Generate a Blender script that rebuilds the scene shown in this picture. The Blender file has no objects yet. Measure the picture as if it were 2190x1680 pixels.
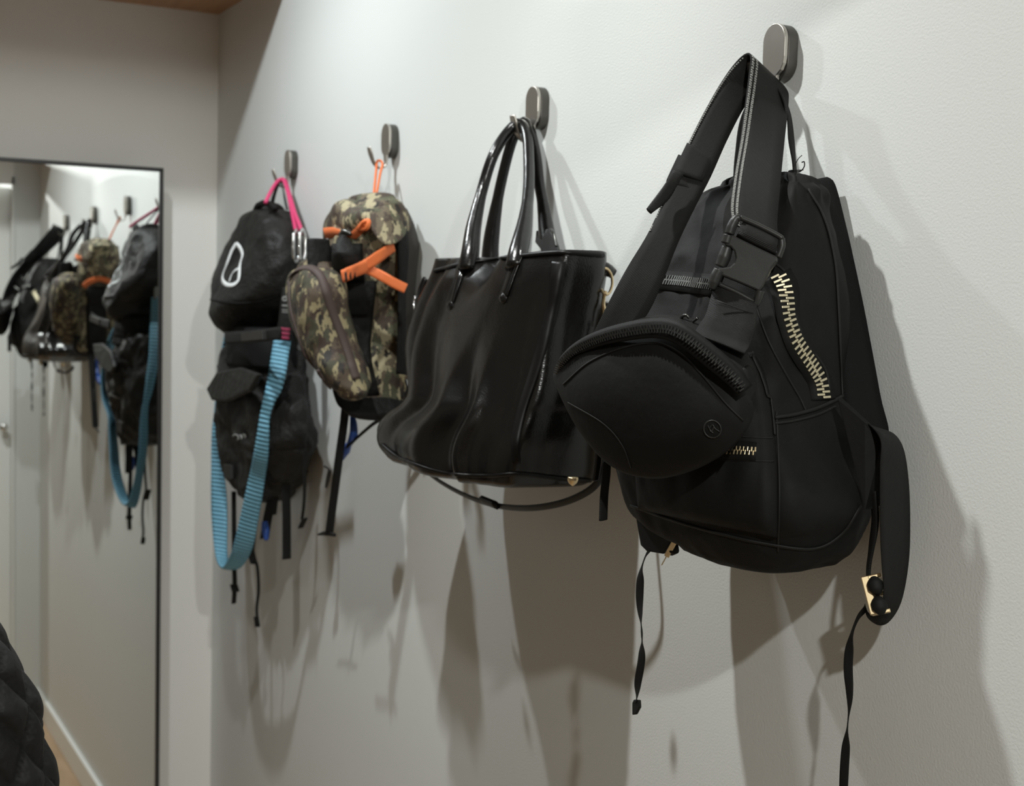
import bpy, bmesh, math, random
import numpy as np
from mathutils import Vector, Matrix, noise
from mathutils.bvhtree import BVHTree
random.seed(3)
C = bpy.context.scene.collection
# ------------------------------------------------------------------ camera
FPX, YAW, PITCH, ROLL = 2913.05, 0.48859, -0.069708, 0.027042
CAM = np.array([3.1519, -0.8828, 1.6838])
_F = np.array([-math.cos(YAW)*math.cos(PITCH), math.sin(YAW)*math.cos(PITCH), math.sin(PITCH)])
_R = np.cross(_F, [0, 0, 1.0]); _R /= np.linalg.norm(_R); _U = np.cross(_R, _F)
FW = _F; RT = _R*math.cos(ROLL)+_U*math.sin(ROLL); UP = -_R*math.sin(ROLL)+_U*math.cos(ROLL)
cd = bpy.data.cameras.new('camera'); cam = bpy.data.objects.new('camera', cd); C.objects.link(cam)
cam.matrix_world = Matrix(((RT[0], UP[0], -FW[0], CAM[0]), (RT[1], UP[1], -FW[1], CAM[1]), (RT[2], UP[2], -FW[2], CAM[2]), (0, 0, 0, 1)))
cd.sensor_width = 36; cd.lens = FPX/2190*36; cd.clip_start = .02
cd.dof.use_dof = True; cd.dof.focus_distance = 1.22; cd.dof.aperture_fstop = 9.5
S = bpy.context.scene; S.camera = cam
S.view_settings.view_transform = 'Standard'; S.view_settings.look = 'None'
S.view_settings.gamma = 1; S.view_settings.use_curve_mapping = False
S.view_settings.exposure = 0.12
try: S.cycles.caustics_reflective = False
except Exception: pass
# ------------------------------------------------------------------ light
w = bpy.data.worlds.new('world'); S.world = w; w.use_nodes = True
w.node_tree.nodes['Background'].inputs[0].default_value = (.86, .93, 1, 1)
w.node_tree.nodes['Background'].inputs[1].default_value = 0.02

def lamp(name, loc, power, col, size, kind='POINT', rot=None, beam=(158, .25)):
    l = bpy.data.lights.new(name, kind); l.energy = power; l.color = col
    if kind == 'AREA': l.size = size
    else: l.shadow_soft_size = size
    if kind == 'SPOT': l.spot_size = math.radians(beam[0]); l.spot_blend = beam[1]
    o = bpy.data.objects.new(name, l); C.objects.link(o); o.location = loc
    if rot: o.rotation_euler = rot
    return o
LB, LA = (.9, -.56, 2.63), (1.8, -.6, 2.63)
lamp('light_cool', LB, 14, (.93, .99, 1), .022, 'SPOT')
lamp('light_cool_beam', LB, 28, (.93, .99, 1), .022, 'SPOT', beam=(140, 1))
lamp('light_warm', LA, 17, (.97, 1, .97), .018, 'SPOT')
lamp('light_warm_beam', LA, 40, (.97, 1, .97), .018, 'SPOT', beam=(120, 1))
lamp('light_hallway', (3.45, -.68, 2.30), 44, (.98, 1, .96), .02, 'SPOT', beam=(178, .05))
lamp('light_hallway_beam', (3.45, -.68, 2.30), 12, (.98, 1, .96), .02, 'SPOT', beam=(160, 1))
lamp('light_hallway_fill', (4.2, -1.2, 2.1), 1.5, (1, .93, .82), .12)

# ------------------------------------------------------------------ projection helpers
def proj(P):
    d = np.asarray(P, float)-CAM; z = d@FW
    return np.stack([1095+FPX*(d@RT)/z, 840-FPX*(d@UP)/z], -1)
def ray(u, v): return FW+RT*(u-1095)/FPX+UP*(840-v)/FPX
def PT(u, v, d):
    """world point on the plane y = -d seen at photo position (u, v)"""
    r = ray(u, v); return CAM+r*((-d-CAM[1])/r[1])

# ------------------------------------------------------------------ materials
MATS = {}
def mat(name, col=(.5, .5, .5), rough=.6, metal=0, spec=.5, bump=None, sheen=0, coat=0, var=None, trans=0):
    m = bpy.data.materials.new(name); m.use_nodes = True; nt = m.node_tree; b = nt.nodes['Principled BSDF']
    b.inputs['Base Color'].default_value = (*col, 1); b.inputs['Roughness'].default_value = rough
    b.inputs['Metallic'].default_value = metal; b.inputs['Specular IOR Level'].default_value = spec
    b.inputs['Sheen Weight'].default_value = sheen; b.inputs['Coat Weight'].default_value = coat; b.inputs['Coat Roughness'].default_value = .12
    tc = nt.nodes.new('ShaderNodeTexCoord')
    if var:      # (scale, amount) soft colour variation
        n = nt.nodes.new('ShaderNodeTexNoise'); n.inputs['Scale'].default_value = var[0]; n.inputs['Detail'].default_value = 4
        nt.links.new(tc.outputs['Object'], n.inputs['Vector'])
        r = nt.nodes.new('ShaderNodeMapRange'); r.inputs[3].default_value = 1-var[1]; r.inputs[4].default_value = 1+var[1]
        nt.links.new(n.outputs[0], r.inputs[0])
        mx = nt.nodes.new('ShaderNodeVectorMath'); mx.operation = 'SCALE'; mx.inputs[0].default_value = col
        nt.links.new(r.outputs[0], mx.inputs['Scale']); nt.links.new(mx.outputs[0], b.inputs['Base Color'])
    if bump:     # list of (kind, scale, distance, coords)
        prev = None
        for kind, sc, dist, co in bump:
            if kind == 'noise':
                t = nt.nodes.new('ShaderNodeTexNoise'); t.inputs['Scale'].default_value = sc; t.inputs['Detail'].default_value = 3; o = t.outputs[0]
                nt.links.new(tc.outputs[co], t.inputs['Vector'])
            elif kind in ('wavex', 'wavey', 'diag'):
                t = nt.nodes.new('ShaderNodeTexWave'); t.inputs['Scale'].default_value = sc; t.inputs['Distortion'].default_value = .3
                t.bands_direction = {'wavex': 'X', 'wavey': 'Y', 'diag': 'DIAGONAL'}[kind]; o = t.outputs['Fac']
                nt.links.new(tc.outputs[co], t.inputs['Vector'])
            else:
                t = nt.nodes.new('ShaderNodeTexVoronoi'); t.inputs['Scale'].default_value = sc; o = t.outputs['Distance']
                nt.links.new(tc.outputs[co], t.inputs['Vector'])
            bp = nt.nodes.new('ShaderNodeBump'); bp.inputs['Strength'].default_value = 1; bp.inputs['Distance'].default_value = dist
            nt.links.new(o, bp.inputs['Height'])
            if prev: nt.links.new(prev.outputs[0], bp.inputs['Normal'])
            prev = bp
        nt.links.new(prev.outputs[0], b.inputs['Normal'])
    MATS[name] = m; return m

def camo(name, cols, scale=14, mul=1):
    """cols: ground, light, green, brown, dark; every colour has its own set of patches"""
    m = mat(name, rough=.75, bump=[('noise', 900, .0002, 'Object'), ('noise', 30, .004, 'Object')]); nt = m.node_tree; b = nt.nodes['Principled BSDF']
    tc = [n for n in nt.nodes if n.type == 'TEX_COORD'][0]; prev = None
    for i, (c, th, sc) in enumerate(((cols[2], .50, .8), (cols[3], .53, 1.0), (cols[1], .545, 1.25), (cols[4], .60, 1.5))):
        mp = nt.nodes.new('ShaderNodeMapping'); mp.inputs['Location'].default_value = (3.1*i, 1.7*i, 5.3*i); mp.inputs['Rotation'].default_value = (.3, .7, .5); mp.inputs['Scale'].default_value = (1.3, 1.3, .75)
        nt.links.new(tc.outputs['Object'], mp.inputs[0])
        n = nt.nodes.new('ShaderNodeTexNoise'); n.inputs['Scale'].default_value = scale*sc; n.inputs['Detail'].default_value = 4; n.inputs['Roughness'].default_value = .58
        nt.links.new(mp.outputs[0], n.inputs['Vector'])
        r = nt.nodes.new('ShaderNodeMapRange'); r.inputs[1].default_value = th-.008; r.inputs[2].default_value = th+.012; nt.links.new(n.outputs[0], r.inputs[0])
        mx = nt.nodes.new('ShaderNodeMix'); mx.data_type = 'RGBA'; nt.links.new(r.outputs[0], mx.inputs[0])
        if prev: nt.links.new(prev.outputs[2], mx.inputs[6])
        else: mx.inputs[6].default_value = (*cols[0], 1)
        mx.inputs[7].default_value = (*c, 1); prev = mx
    nt.links.new(prev.outputs[2], b.inputs['Base Color']); return m

def wood(name, c1, c2, sx, sy, rough=.45):
    m = mat(name, rough=rough); nt = m.node_tree; b = nt.nodes['Principled BSDF']
    tc = [n for n in nt.nodes if n.type == 'TEX_COORD'][0]
    mp = nt.nodes.new('ShaderNodeMapping'); mp.inputs['Scale'].default_value = (sx, sy, 1); nt.links.new(tc.outputs['Object'], mp.inputs[0])
    n = nt.nodes.new('ShaderNodeTexNoise'); n.inputs['Scale'].default_value = 3; n.inputs['Detail'].default_value = 6; n.inputs['Distortion'].default_value = .6
    nt.links.new(mp.outputs[0], n.inputs['Vector'])
    r = nt.nodes.new('ShaderNodeValToRGB'); r.color_ramp.elements[0].color = (*c1, 1); r.color_ramp.elements[1].color = (*c2, 1)
    r.color_ramp.elements[0].position = .3; r.color_ramp.elements[1].position = .7
    nt.links.new(n.outputs[0], r.inputs[0]); nt.links.new(r.outputs[0], b.inputs['Base Color']); return m

mat('wall_paint', (.73, .745, .73), .55, spec=.3, bump=[('noise', 420, .00035, 'Object')])
mat('wall_paint_far_lit', (.86, .845, .81), .6, spec=.3, bump=[('noise', 420, .0003, 'Object')])  # far wall colour lightened to stand in for light missing at that end
mat('recess_grey', (.22, .215, .20), .7)
mat('low_bounce_brown', (.20, .17, .14), .7)  # dark tone for the unseen left and back walls, picked to cut bounced light
mat('white_gloss', (.88, .89, .87), .35)
wood('ceiling_wood', (.42, .22, .10), (.52, .29, .14), 2, 14)
wood('floor_wood', (.40, .27, .16), (.50, .35, .22), 1.5, 12)
mat('mirror_glass', (.88, .9, .885), 0.0, 1)
mat('black_metal', (.02, .02, .02), .4, spec=.4)
mat('nickel', (.50, .47, .43), .38, 1, bump=[('noise', 60, .00015, 'Object')], var=(30, .12))
mat('dark_nickel', (.10, .095, .085), .45, .7)
mat('nylon', (.0062, .0062, .0056), .66, spec=.18, sheen=.0, bump=[('noise', 1800, .00012, 'Object'), ('noise', 38, .0012, 'Object')])
mat('nylon_lighter', (.011, .011, .010), .6, spec=.28, sheen=.0, bump=[('noise', 1800, .00012, 'Object'), ('noise', 30, .001, 'Object')])
mat('crinkle_nylon', (.0125, .0120, .0108), .6, spec=.28, sheen=.0, bump=[('noise', 42, .0055, 'Object'), ('noise', 120, .0012, 'Object')])
mat('pad_fabric', (.0045, .0048, .0045), .8, spec=.2, bump=[('noise', 1500, .0002, 'Object')])
mat('webbing', (.009, .009, .0083), .7, spec=.25, bump=[('diag', 260, .00015, 'UV')])
mat('webbing_ribbed', (.011, .011, .0105), .65, spec=.4, bump=[('wavey', 330, .0005, 'UV')])
mat('piping', (.0105, .0105, .0098), .6, spec=.25)
mat('stitch_grey', (.30, .30, .29), .7)
mat('black_plastic', (.022, .022, .021), .42, spec=.4, bump=[('noise', 1500, .00006, 'Object')])
mat('plastic_dark', (.010, .010, .010), .35, spec=.5)
mat('leather', (.0045, .0041, .0036), .25, spec=.55, bump=[('voronoi', 600, .00012, 'Object'), ('noise', 14, .0016, 'Object')])
mat('leather_dark', (.004, .0036, .0032), .42, spec=.28)
mat('brass', (.78, .62, .38), .32, 1)
mat('pale_brass', (.66, .59, .42), .42, 1)
mat('gunmetal', (.13, .13, .125), .34, 1)
mat('silver', (.75, .75, .74), .18, 1)
mat('orange_webbing', (.86, .20, .055), .65, bump=[('wavey', 300, .0004, 'UV')])
mat('pink_cord', (.62, .05, .16), .6, bump=[('noise', 600, .0006, 'Object')])
mat('pink_stripe', (.36, .04, .10), .6)
mat('blue_webbing', (.17, .43, .60), .65, bump=[('noise', 500, .0004, 'Object')])
_m = MATS['blue_webbing']; _nt = _m.node_tree; _tc = [n for n in _nt.nodes if n.type == 'TEX_COORD'][0]
_sp = _nt.nodes.new('ShaderNodeSeparateXYZ'); _nt.links.new(_tc.outputs['UV'], _sp.inputs[0])
_a = _nt.nodes.new('ShaderNodeMath'); _a.operation = 'MULTIPLY'; _a.inputs[1].default_value = 2*math.pi/.0085; _nt.links.new(_sp.outputs[1], _a.inputs[0])
_c = _nt.nodes.new('ShaderNodeMath'); _c.operation = 'COSINE'; _nt.links.new(_a.outputs[0], _c.inputs[0])
_r = _nt.nodes.new('ShaderNodeMapRange'); _r.inputs[1].default_value = -.9; _r.inputs[2].default_value = .3; _nt.links.new(_c.outputs[0], _r.inputs[0])
_x = _nt.nodes.new('ShaderNodeMix'); _x.data_type = 'RGBA'; _x.inputs[6].default_value = (.035, .12, .17, 1); _x.inputs[7].default_value = (.20, .46, .62, 1)
_nt.links.new(_r.outputs[0], _x.inputs[0]); _nt.links.new(_x.outputs[2], _nt.nodes['Principled BSDF'].inputs['Base Color'])
mat('blue_plastic', (.02, .07, .30), .4)
mat('white_print', (.78, .80, .80), .6)
mat('grey_print', (.25, .25, .24), .6)
mat('brown_binding', (.055, .035, .030), .7, bump=[('noise', 700, .0003, 'Object')])
camo('camo_fabric', [(.13, .10, .065), (.37, .32, .20), (.085, .085, .05), (.06, .042, .03), (.022, .017, .012)], 30)
camo('camo_dark', [(.070, .048, .030), (.24, .20, .11), (.045, .042, .024), (.035, .020, .013), (.012, .009, .007)], 36)
mat('mesh_black', (.005, .005, .0045), .7, spec=.3, bump=[('noise', 60, .004, 'Object'), ('voronoi', 500, .0004, 'Object')])
mat('pad_brown', (.035, .030, .025), .8)
mat('quilt_black', (.0075, .0072, .0072), .62, spec=.3, sheen=.0, bump=[('noise', 35, .004, 'Object'), ('noise', 120, .0006, 'Object')])
mat('linen_grey', (.6, .58, .55), .8)

# ------------------------------------------------------------------ object helpers
def lin(name, verts, faces, m, parent=None, smooth=True, uvs=None, kind=None, label=None, bevel=0, closed_normals=True, solid=0):
    me = bpy.data.meshes.new(name)
    org = np.array(parent['_o'] if parent is not None and '_o' in parent else (0, 0, 0), float)
    vv = np.asarray(verts, float)-org
    me.from_pydata([tuple(v) for v in vv], [], [tuple(f) for f in faces])
    if uvs is not None:
        ul = me.uv_layers.new(name='UV')
        for lp in me.loops: ul.data[lp.index].uv = uvs[lp.vertex_index]
    if closed_normals:
        bm = bmesh.new(); bm.from_mesh(me); bmesh.ops.recalc_face_normals(bm, faces=bm.faces); bm.to_mesh(me); bm.free()
    if smooth:
        me.shade_smooth() if hasattr(me, 'shade_smooth') else None
        for p in me.polygons: p.use_smooth = True
    me.materials.append(MATS[m] if isinstance(m, str) else m)
    o = bpy.data.objects.new(name, me); C.objects.link(o)
    if parent is not None:
        o.parent = parent
    if kind: o['kind'] = kind
    if label: o['label'] = label
    if bevel:
        b = o.modifiers.new('b', 'BEVEL'); b.width = bevel; b.segments = 2; b.limit_method = 'ANGLE'; b.angle_limit = .6
    if solid:
        b = o.modifiers.new('s', 'SOLIDIFY'); b.thickness = solid
    return o
def thing(name, label, cat, loc, group=None):
    o = bpy.data.objects.new(name, None); C.objects.link(o); o.location = [float(c) for c in loc]; o.empty_display_size = .05
    o['_o'] = [float(c) for c in loc]; o['label'] = label; o['category'] = cat
    if group: o['group'] = group
    return o
def sub(parent_obj):
    """make children of a mesh part use the same origin as its thing"""
    if '_o' not in parent_obj: parent_obj['_o'] = list(parent_obj.parent['_o'])
    return parent_obj
class MB:
    def __init__(s): s.v = []; s.f = []; s.uv = []
    def add(s, v, f, uv=None):
        n = len(s.v); s.v += [tuple(x) for x in v]; s.f += [tuple(i+n for i in q) for q in f]
        s.uv += list(uv) if uv is not None else [(0, 0)]*len(v)
    def box(s, c, ax, ay, az, hx, hy, hz):
        c, ax, ay, az = [np.asarray(q, float) for q in (c, ax, ay, az)]
        v = [c+ax*hx*i+ay*hy*j+az*hz*k for i in (-1, 1) for j in (-1, 1) for k in (-1, 1)]
        s.add(v, [(0, 1, 3, 2), (4, 6, 7, 5), (0, 4, 5, 1), (2, 3, 7, 6), (0, 2, 6, 4), (1, 5, 7, 3)])
    def build(s, name, m, parent=None, **k): return lin(name, s.v, s.f, m, parent, uvs=s.uv, **k)
def abox(lo, hi):
    lo = np.array(lo, float); hi = np.array(hi, float); b = MB()
    b.box((lo+hi)/2, (1, 0, 0), (0, 1, 0), (0, 0, 1), *((hi-lo)/2)); return b
def nrm(v): v = np.asarray(v, float); return v/(np.linalg.norm(v)+1e-12)
def catmull(P, n):
    P = np.asarray(P, float)
    if len(P) == 2: return P[0]+(P[1]-P[0])*np.linspace(0, 1, n)[:, None]
    Q = np.vstack([2*P[0]-P[1], P, 2*P[-1]-P[-2]]); t = np.linspace(0, len(P)-1, n); out = []
    for x in t:
        i = min(int(x), len(P)-2); f = x-i; a, b, c, d = Q[i:i+4]
        out.append(.5*((2*b)+(-a+c)*f+(2*a-5*b+4*c-d)*f*f+(-a+3*b-3*c+d)*f**3))
    return np.array(out)
def resamp(P, n):
    """even arc-length resampling of a smooth curve through P"""
    Q = catmull(P, max(n*4, 60)); s = np.r_[0, np.cumsum(np.linalg.norm(np.diff(Q[:, :3], axis=0), axis=1))]
    t = np.linspace(0, s[-1], n); return np.stack([np.interp(t, s, Q[:, k]) for k in range(Q.shape[1])], 1)

def tube_mb(path, r, n=12, closed=False, mb=None, steps=None, flat=None):
    P = resamp(path, steps or max(12, len(path)*6)) if not closed else None
    if closed:
        Q = np.vstack([path, path[:1]]); P = resamp(Q, (steps or len(path)*6)+1)[:-1]
    N = len(P); r = np.interp(np.linspace(0, 1, N), np.linspace(0, 1, len(r)), r) if hasattr(r, '__len__') else np.full(N, r)
    T = np.array([nrm(P[(i+1) % N]-P[i-1]) if closed else nrm(P[min(i+1, N-1)]-P[max(i-1, 0)]) for i in range(N)])
    a = nrm(np.cross(T[0], (0.1, 1, .2))); V = []; mb = mb or MB()
    for i in range(N):
        a = nrm(a-T[i]*(a@T[i])); b = np.cross(T[i], a)
        for k in range(n):
            th = 2*math.pi*k/n; V.append(P[i]+r[i]*(math.cos(th)*a+math.sin(th)*b*(flat or 1)))
    F = [(i*n+k, i*n+(k+1) % n, ((i+1) % N)*n+(k+1) % n, ((i+1) % N)*n+k) for i in range(N if closed else N-1) for k in range(n)]
    if not closed: F += [tuple(range(n-1, -1, -1)), tuple(range((N-1)*n, N*n))]
    mb.add(V, F); return mb
def tube(name, path, r, m, parent=None, **k):
    kk = {q: k.pop(q) for q in ('n', 'closed', 'steps', 'flat') if q in k}
    return tube_mb(np.asarray(path, float), r, **kk).build(name, m, parent, **k)
def px(lst): return np.array([PT(*q) for q in lst])

def ribbon_mb(L, R, thick, n=60, ridge=None, mb=None, cup=0, nw=4):
    """strap between two 3-D edge curves, with thickness and optional cross ridges (period, amp)"""
    A = catmull(L, 240); B = catmull(R, 240); M = (A+B)/2
    s = np.r_[0, np.cumsum(np.linalg.norm(np.diff(M, axis=0), axis=1))]; t = np.linspace(0, s[-1], n)
    A = np.stack([np.interp(t, s, A[:, k]) for k in range(3)], 1); B = np.stack([np.interp(t, s, B[:, k]) for k in range(3)], 1)
    V, F, UV = [], [], []; prev = None; m2 = 2*(nw+1)
    for i in range(n):
        T = nrm((A+B)[min(i+1, n-1)]-(A+B)[max(i-1, 0)]); W = B[i]-A[i]; N = nrm(np.cross(W, T))
        if prev is not None and N@prev < 0 and abs(N@prev) > .2: N = -N
        prev = N; h = thick/2
        if ridge: h = thick/2+ridge[1]*(.5+.5*math.cos(2*math.pi*t[i]/ridge[0]))**.7
        for side in (1, -1):
            for j in range(nw+1):
                f = j/nw if side == 1 else 1-j/nw
                e = 1-(abs(2*f-1)**6)*.35
                V.append(A[i]+W*f+N*(side*h*e+cup*(4*f*(1-f)))); UV.append((f*.05, t[i]))
    for i in range(n-1):
        for k in range(m2): F.append((i*m2+k, i*m2+(k+1) % m2, (i+1)*m2+(k+1) % m2, (i+1)*m2+k))
    F += [tuple(range(m2-1, -1, -1)), tuple(range((n-1)*m2, n*m2))]
    mb = mb or MB(); mb.add(V, F, UV); return mb
def ribbon(name, rows, thick, m, parent, n=60, ridge=None, cup=0, **k):
    """rows: (uL,vL,dL,uR,vR,dR)"""
    L = px([r[:3] for r in rows]); R = px([r[3:] for r in rows])
    return ribbon_mb(L, R, thick, n, ridge, cup=cup).build(name, m, parent, **k)
def band_mb(path, width, wdir, thick, n=30, mb=None):
    P = resamp(path, n); L, R = [], []
    wd = np.asarray(wdir, float)
    if wd.ndim == 2: wd = catmull(wd, n)
    else: wd = np.repeat(wd[None], n, 0)
    ww = np.interp(np.linspace(0, 1, n), np.linspace(0, 1, len(width)), width) if hasattr(width, '__len__') else np.full(n, width)
    for i in range(n):
        T = nrm(P[min(i+1, n-1)]-P[max(i-1, 0)]); W = nrm(wd[i]-T*(wd[i]@T)); L.append(P[i]-W*ww[i]/2); R.append(P[i]+W*ww[i]/2)
    return ribbon_mb(L, R, thick, n, mb=mb)
def band(name, pts, width, wdir, thick, m, parent, n=30, **k):
    return band_mb(px(pts), width, wdir, thick, n).build(name, m, parent, **k)

def loft(name, rows, m, parent, nr=70, nt=110, wr=None, seed=0, round_top=.02, round_bot=.02, folds=None, flute=None, post=None, **k):
    """rows: (v, uL, uR, centre distance from wall, half depth, exponent). Each horizontal ring is fitted so that
    its real outline has the given left and right limits."""
    R = catmull(np.array([r[:6] for r in rows], float), nr)
    th = np.linspace(0, 2*math.pi, nt, endpoint=False); c, s = np.cos(th), np.sin(th)
    rings = []
    for (v, uL, uR, dc, hd, n) in R:
        um = (uL+uR)/2; p0 = PT(um, v, dc); cx, z = p0[0], p0[2]; hw = .1
        e = 2/n; X = np.sign(c)*np.abs(c)**e; Y = np.sign(s)*np.abs(s)**e
        for it in range(8):
            P = np.stack([cx+hw*X, -dc+hd*Y, np.full(nt, z)], 1); q = proj(P)
            ua, ub = q[:, 0].min(), q[:, 0].max()
            k1 = proj([[cx-.01, -dc, z], [cx+.01, -dc, z]])[:, 0]; g = (k1[1]-k1[0])/.02
            hw = max(.008, hw+((uR-uL)-(ub-ua))/(2*g)); cx += ((uL+uR)/2-(ua+ub)/2)/g
            z += (proj([cx, -dc, z])[1]-v)/(FPX/1.5)*1.0
        rings.append([cx, z, hw, dc, hd, X, Y])
    V = []; H = max(r[1] for r in rings)-min(r[1] for r in rings)
    zt, zb = rings[0][1], rings[-1][1]
    allr = []
    def capr(r, f, dz): return [r[0], r[1]+dz, r[2]*f, r[3], r[4]*f, r[5], r[6]]
    for f in (.05, .35, .62, .82, .94): allr.append((capr(rings[0], f, round_top*math.sqrt(1-f*f)), 0))
    for i, r in enumerate(rings): allr.append((r, 1))
    for f in (.94, .82, .62, .35, .05): allr.append((capr(rings[-1], f, -round_bot*math.sqrt(1-f*f)), 0))
    nR = len(allr)
    for i, (r, _) in enumerate(allr):
        cx, z, hw, dc, hd, X, Y = r
        for j in range(nt):
            x, y = cx+hw*X[j], -dc+hd*Y[j]; nx, ny = c[j], s[j]; d = 0; dz = 0
            if wr:
                a, sc, asp = wr
                q = Vector((x*sc, y*sc, z*sc*asp+seed))
                d += a*(noise.noise(q)*1.2+(.5-abs(noise.noise(q*2.1)))*.9)
                dz = a*.6*noise.noise(q+Vector((7, 3, 1)))
            if folds: d += folds(th[j], (z-zb)/(zt-zb+1e-9))
            V.append((x+nx*d, min(y+ny*d, -.004), z+dz))
    F = [(i*nt+j, i*nt+(j+1) % nt, (i+1)*nt+(j+1) % nt, (i+1)*nt+j) for i in range(nR-1) for j in range(nt)]
    F += [tuple(range(nt-1, -1, -1)), tuple(range((nR-1)*nt, nR*nt))]
    V = np.array(V)
    if post: V = post(V)
    o = lin(name, V, F, m, parent, **k)
    o['_o'] = list(parent['_o'])
    bv = BVHTree.FromPolygons([Vector(v) for v in V], F)
    return o, bv
def pillow(name, T, B, bf, bb, m, parent, ns=60, ntt=40, wr=None, seed=0, pw=.55, quilt=None, **k):
    """stuffed shape between a top curve T and a bottom curve B (lists of (u,v,d)); bulges bf to the room, bb to the wall"""
    A = resamp(px(T), ns); Bc = resamp(px(B), ns)
    nrm_f = nrm(np.cross(A[-1]-A[0], Bc[ns//2]-A[ns//2]));
    if nrm_f[1] > 0: nrm_f = -nrm_f
    V = []
    def g(x, p): return max(0, math.sin(math.pi*x))**p
    for side, bulge in ((1, bf), (-1, bb)):
        for i in range(ns):
            for j in range(ntt):
                s_, t_ = i/(ns-1), j/(ntt-1); P = A[i]*(1-t_)+Bc[i]*t_
                h = bulge*g(s_, pw)*g(t_, pw)
                if wr and h > 0:
                    q = Vector(P*wr[1])+Vector((0, 0, seed)); h += wr[0]*noise.noise(q)*g(s_, .5)*g(t_, .5)
                V.append(P+nrm_f*side*h)
    F = []; o2 = ns*ntt
    for i in range(ns-1):
        for j in range(ntt-1):
            a = i*ntt+j; F.append((a, a+ntt, a+ntt+1, a+1)); F.append((o2+a, o2+a+1, o2+a+ntt+1, o2+a+ntt))
    bm = bmesh.new(); bv_ = [bm.verts.new(v) for v in V]
    for f in F: bm.faces.new([bv_[i] for i in f])
    bmesh.ops.remove_doubles(bm, verts=bm.verts, dist=.0002); bm.verts.index_update()
    V = [v.co[:] for v in bm.verts]; F = [[v.index for v in f.verts] for f in bm.faces]; bm.free()
    o = lin(name, V, F, m, parent, **k); o['_o'] = list(parent['_o'])
    return o, BVHTree.FromPolygons([Vector(v) for v in V], F)
MIRROR_VIEW = False
def hit(bv, u, v, miss=None):
    d = Vector(ray(u, v)).normalized(); o0 = CAM
    if MIRROR_VIEW:      # follow the line of sight off the mirror, for details only the reflection shows
        mn_ = Vector((math.cos(.0067), 0, math.sin(.0067))); t_ = ((Vector((.0774, 0, 1.5))-Vector(CAM))@mn_)/(d@mn_)
        o0 = np.array(Vector(CAM)+d*t_); d = d-2*(d@mn_)*mn_
    r = bv.ray_cast(Vector(o0), d)
    if r[0] is None:
        # nearest surface point to the viewing line
        best = None
        for t in np.linspace(.9, 3.4, 60):
            q = bv.find_nearest(Vector(o0)+d*t)
            if q[0] is not None and (best is None or q[3] < best[3]): best = q
        r = best
    n = np.array(r[1]); P = np.array(r[0])
    if n@np.array(d) > 0: n = -n
    return P, n
def surf(bv, pts, n):
    Q = resamp(np.array([(a, b, 0) for a, b in pts], float), n)
    H = [hit(bv, q[0], q[1]) for q in Q]; P = np.array([h[0] for h in H]); N = np.array([h[1] for h in H])
    if n > 4:
        N2 = N.copy()
        for i in range(n): N2[i] = nrm(N[max(0, i-n//8-1):i+n//8+2].mean(0))
        N = N2
    return P, N
def strip_mb(bv, pts, width, thick, n=40, lift=0, mb=None, prof=0):
    P, N = surf(bv, pts, n); L, R = [], []
    ww = np.interp(np.linspace(0, 1, n), np.linspace(0, 1, len(width)), width) if hasattr(width, '__len__') else np.full(n, width)
    for i in range(n):
        T = nrm(P[min(i+1, n-1)]-P[max(i-1, 0)]); W = nrm(np.cross(N[i], T)); c = P[i]+N[i]*(lift+thick/2)
        L.append(c-W*ww[i]/2); R.append(c+W*ww[i]/2)
    return ribbon_mb(L, R, thick, n, mb=mb, nw=2)
def strip(name, bv, pts, width, thick, m, parent, n=40, lift=0, **k):
    return strip_mb(bv, pts, width, thick, n, lift).build(name, m, parent, **k)
def zipper(name, bv, pts, tape_w, pitch, tl, tw, th, tape_m, tooth_m, parent, lift=0.001, slot=0, ttlabel=None, n=60, label=None):
    """tape laid on the cloth with two interlocking rows of teeth"""
    tape = strip_mb(bv, pts, tape_w, .0016, n, lift-.0008).build(name, tape_m, parent, label=label); tape['_o'] = list(parent['_o'])
    P, N = surf(bv, pts, 80); s = np.r_[0, np.cumsum(np.linalg.norm(np.diff(P, axis=0), axis=1))]
    k = int(s[-1]/pitch); mb = MB()
    for i in range(k*2):
        x = (i+.5)*pitch/2; c = np.array([np.interp(x, s, P[:, a]) for a in range(3)]); nn = nrm([np.interp(x, s, N[:, a]) for a in range(3)])
        j = min(np.searchsorted(s, x), 79); T = nrm(P[min(j+2, 79)]-P[max(j-2, 0)]); T = nrm(T-nn*(T@nn)); W = np.cross(nn, T)
        sg = 1 if i % 2 else -1
        mb.box(c+nn*(lift+th/2)+W*sg*tl*.36, W, T, nn, tl/2, tw/2, th/2)
    mb.build('zipper_teeth', tooth_m, tape, smooth=False, kind='stuff', bevel=.0003, label=ttlabel)
    return tape
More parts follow.
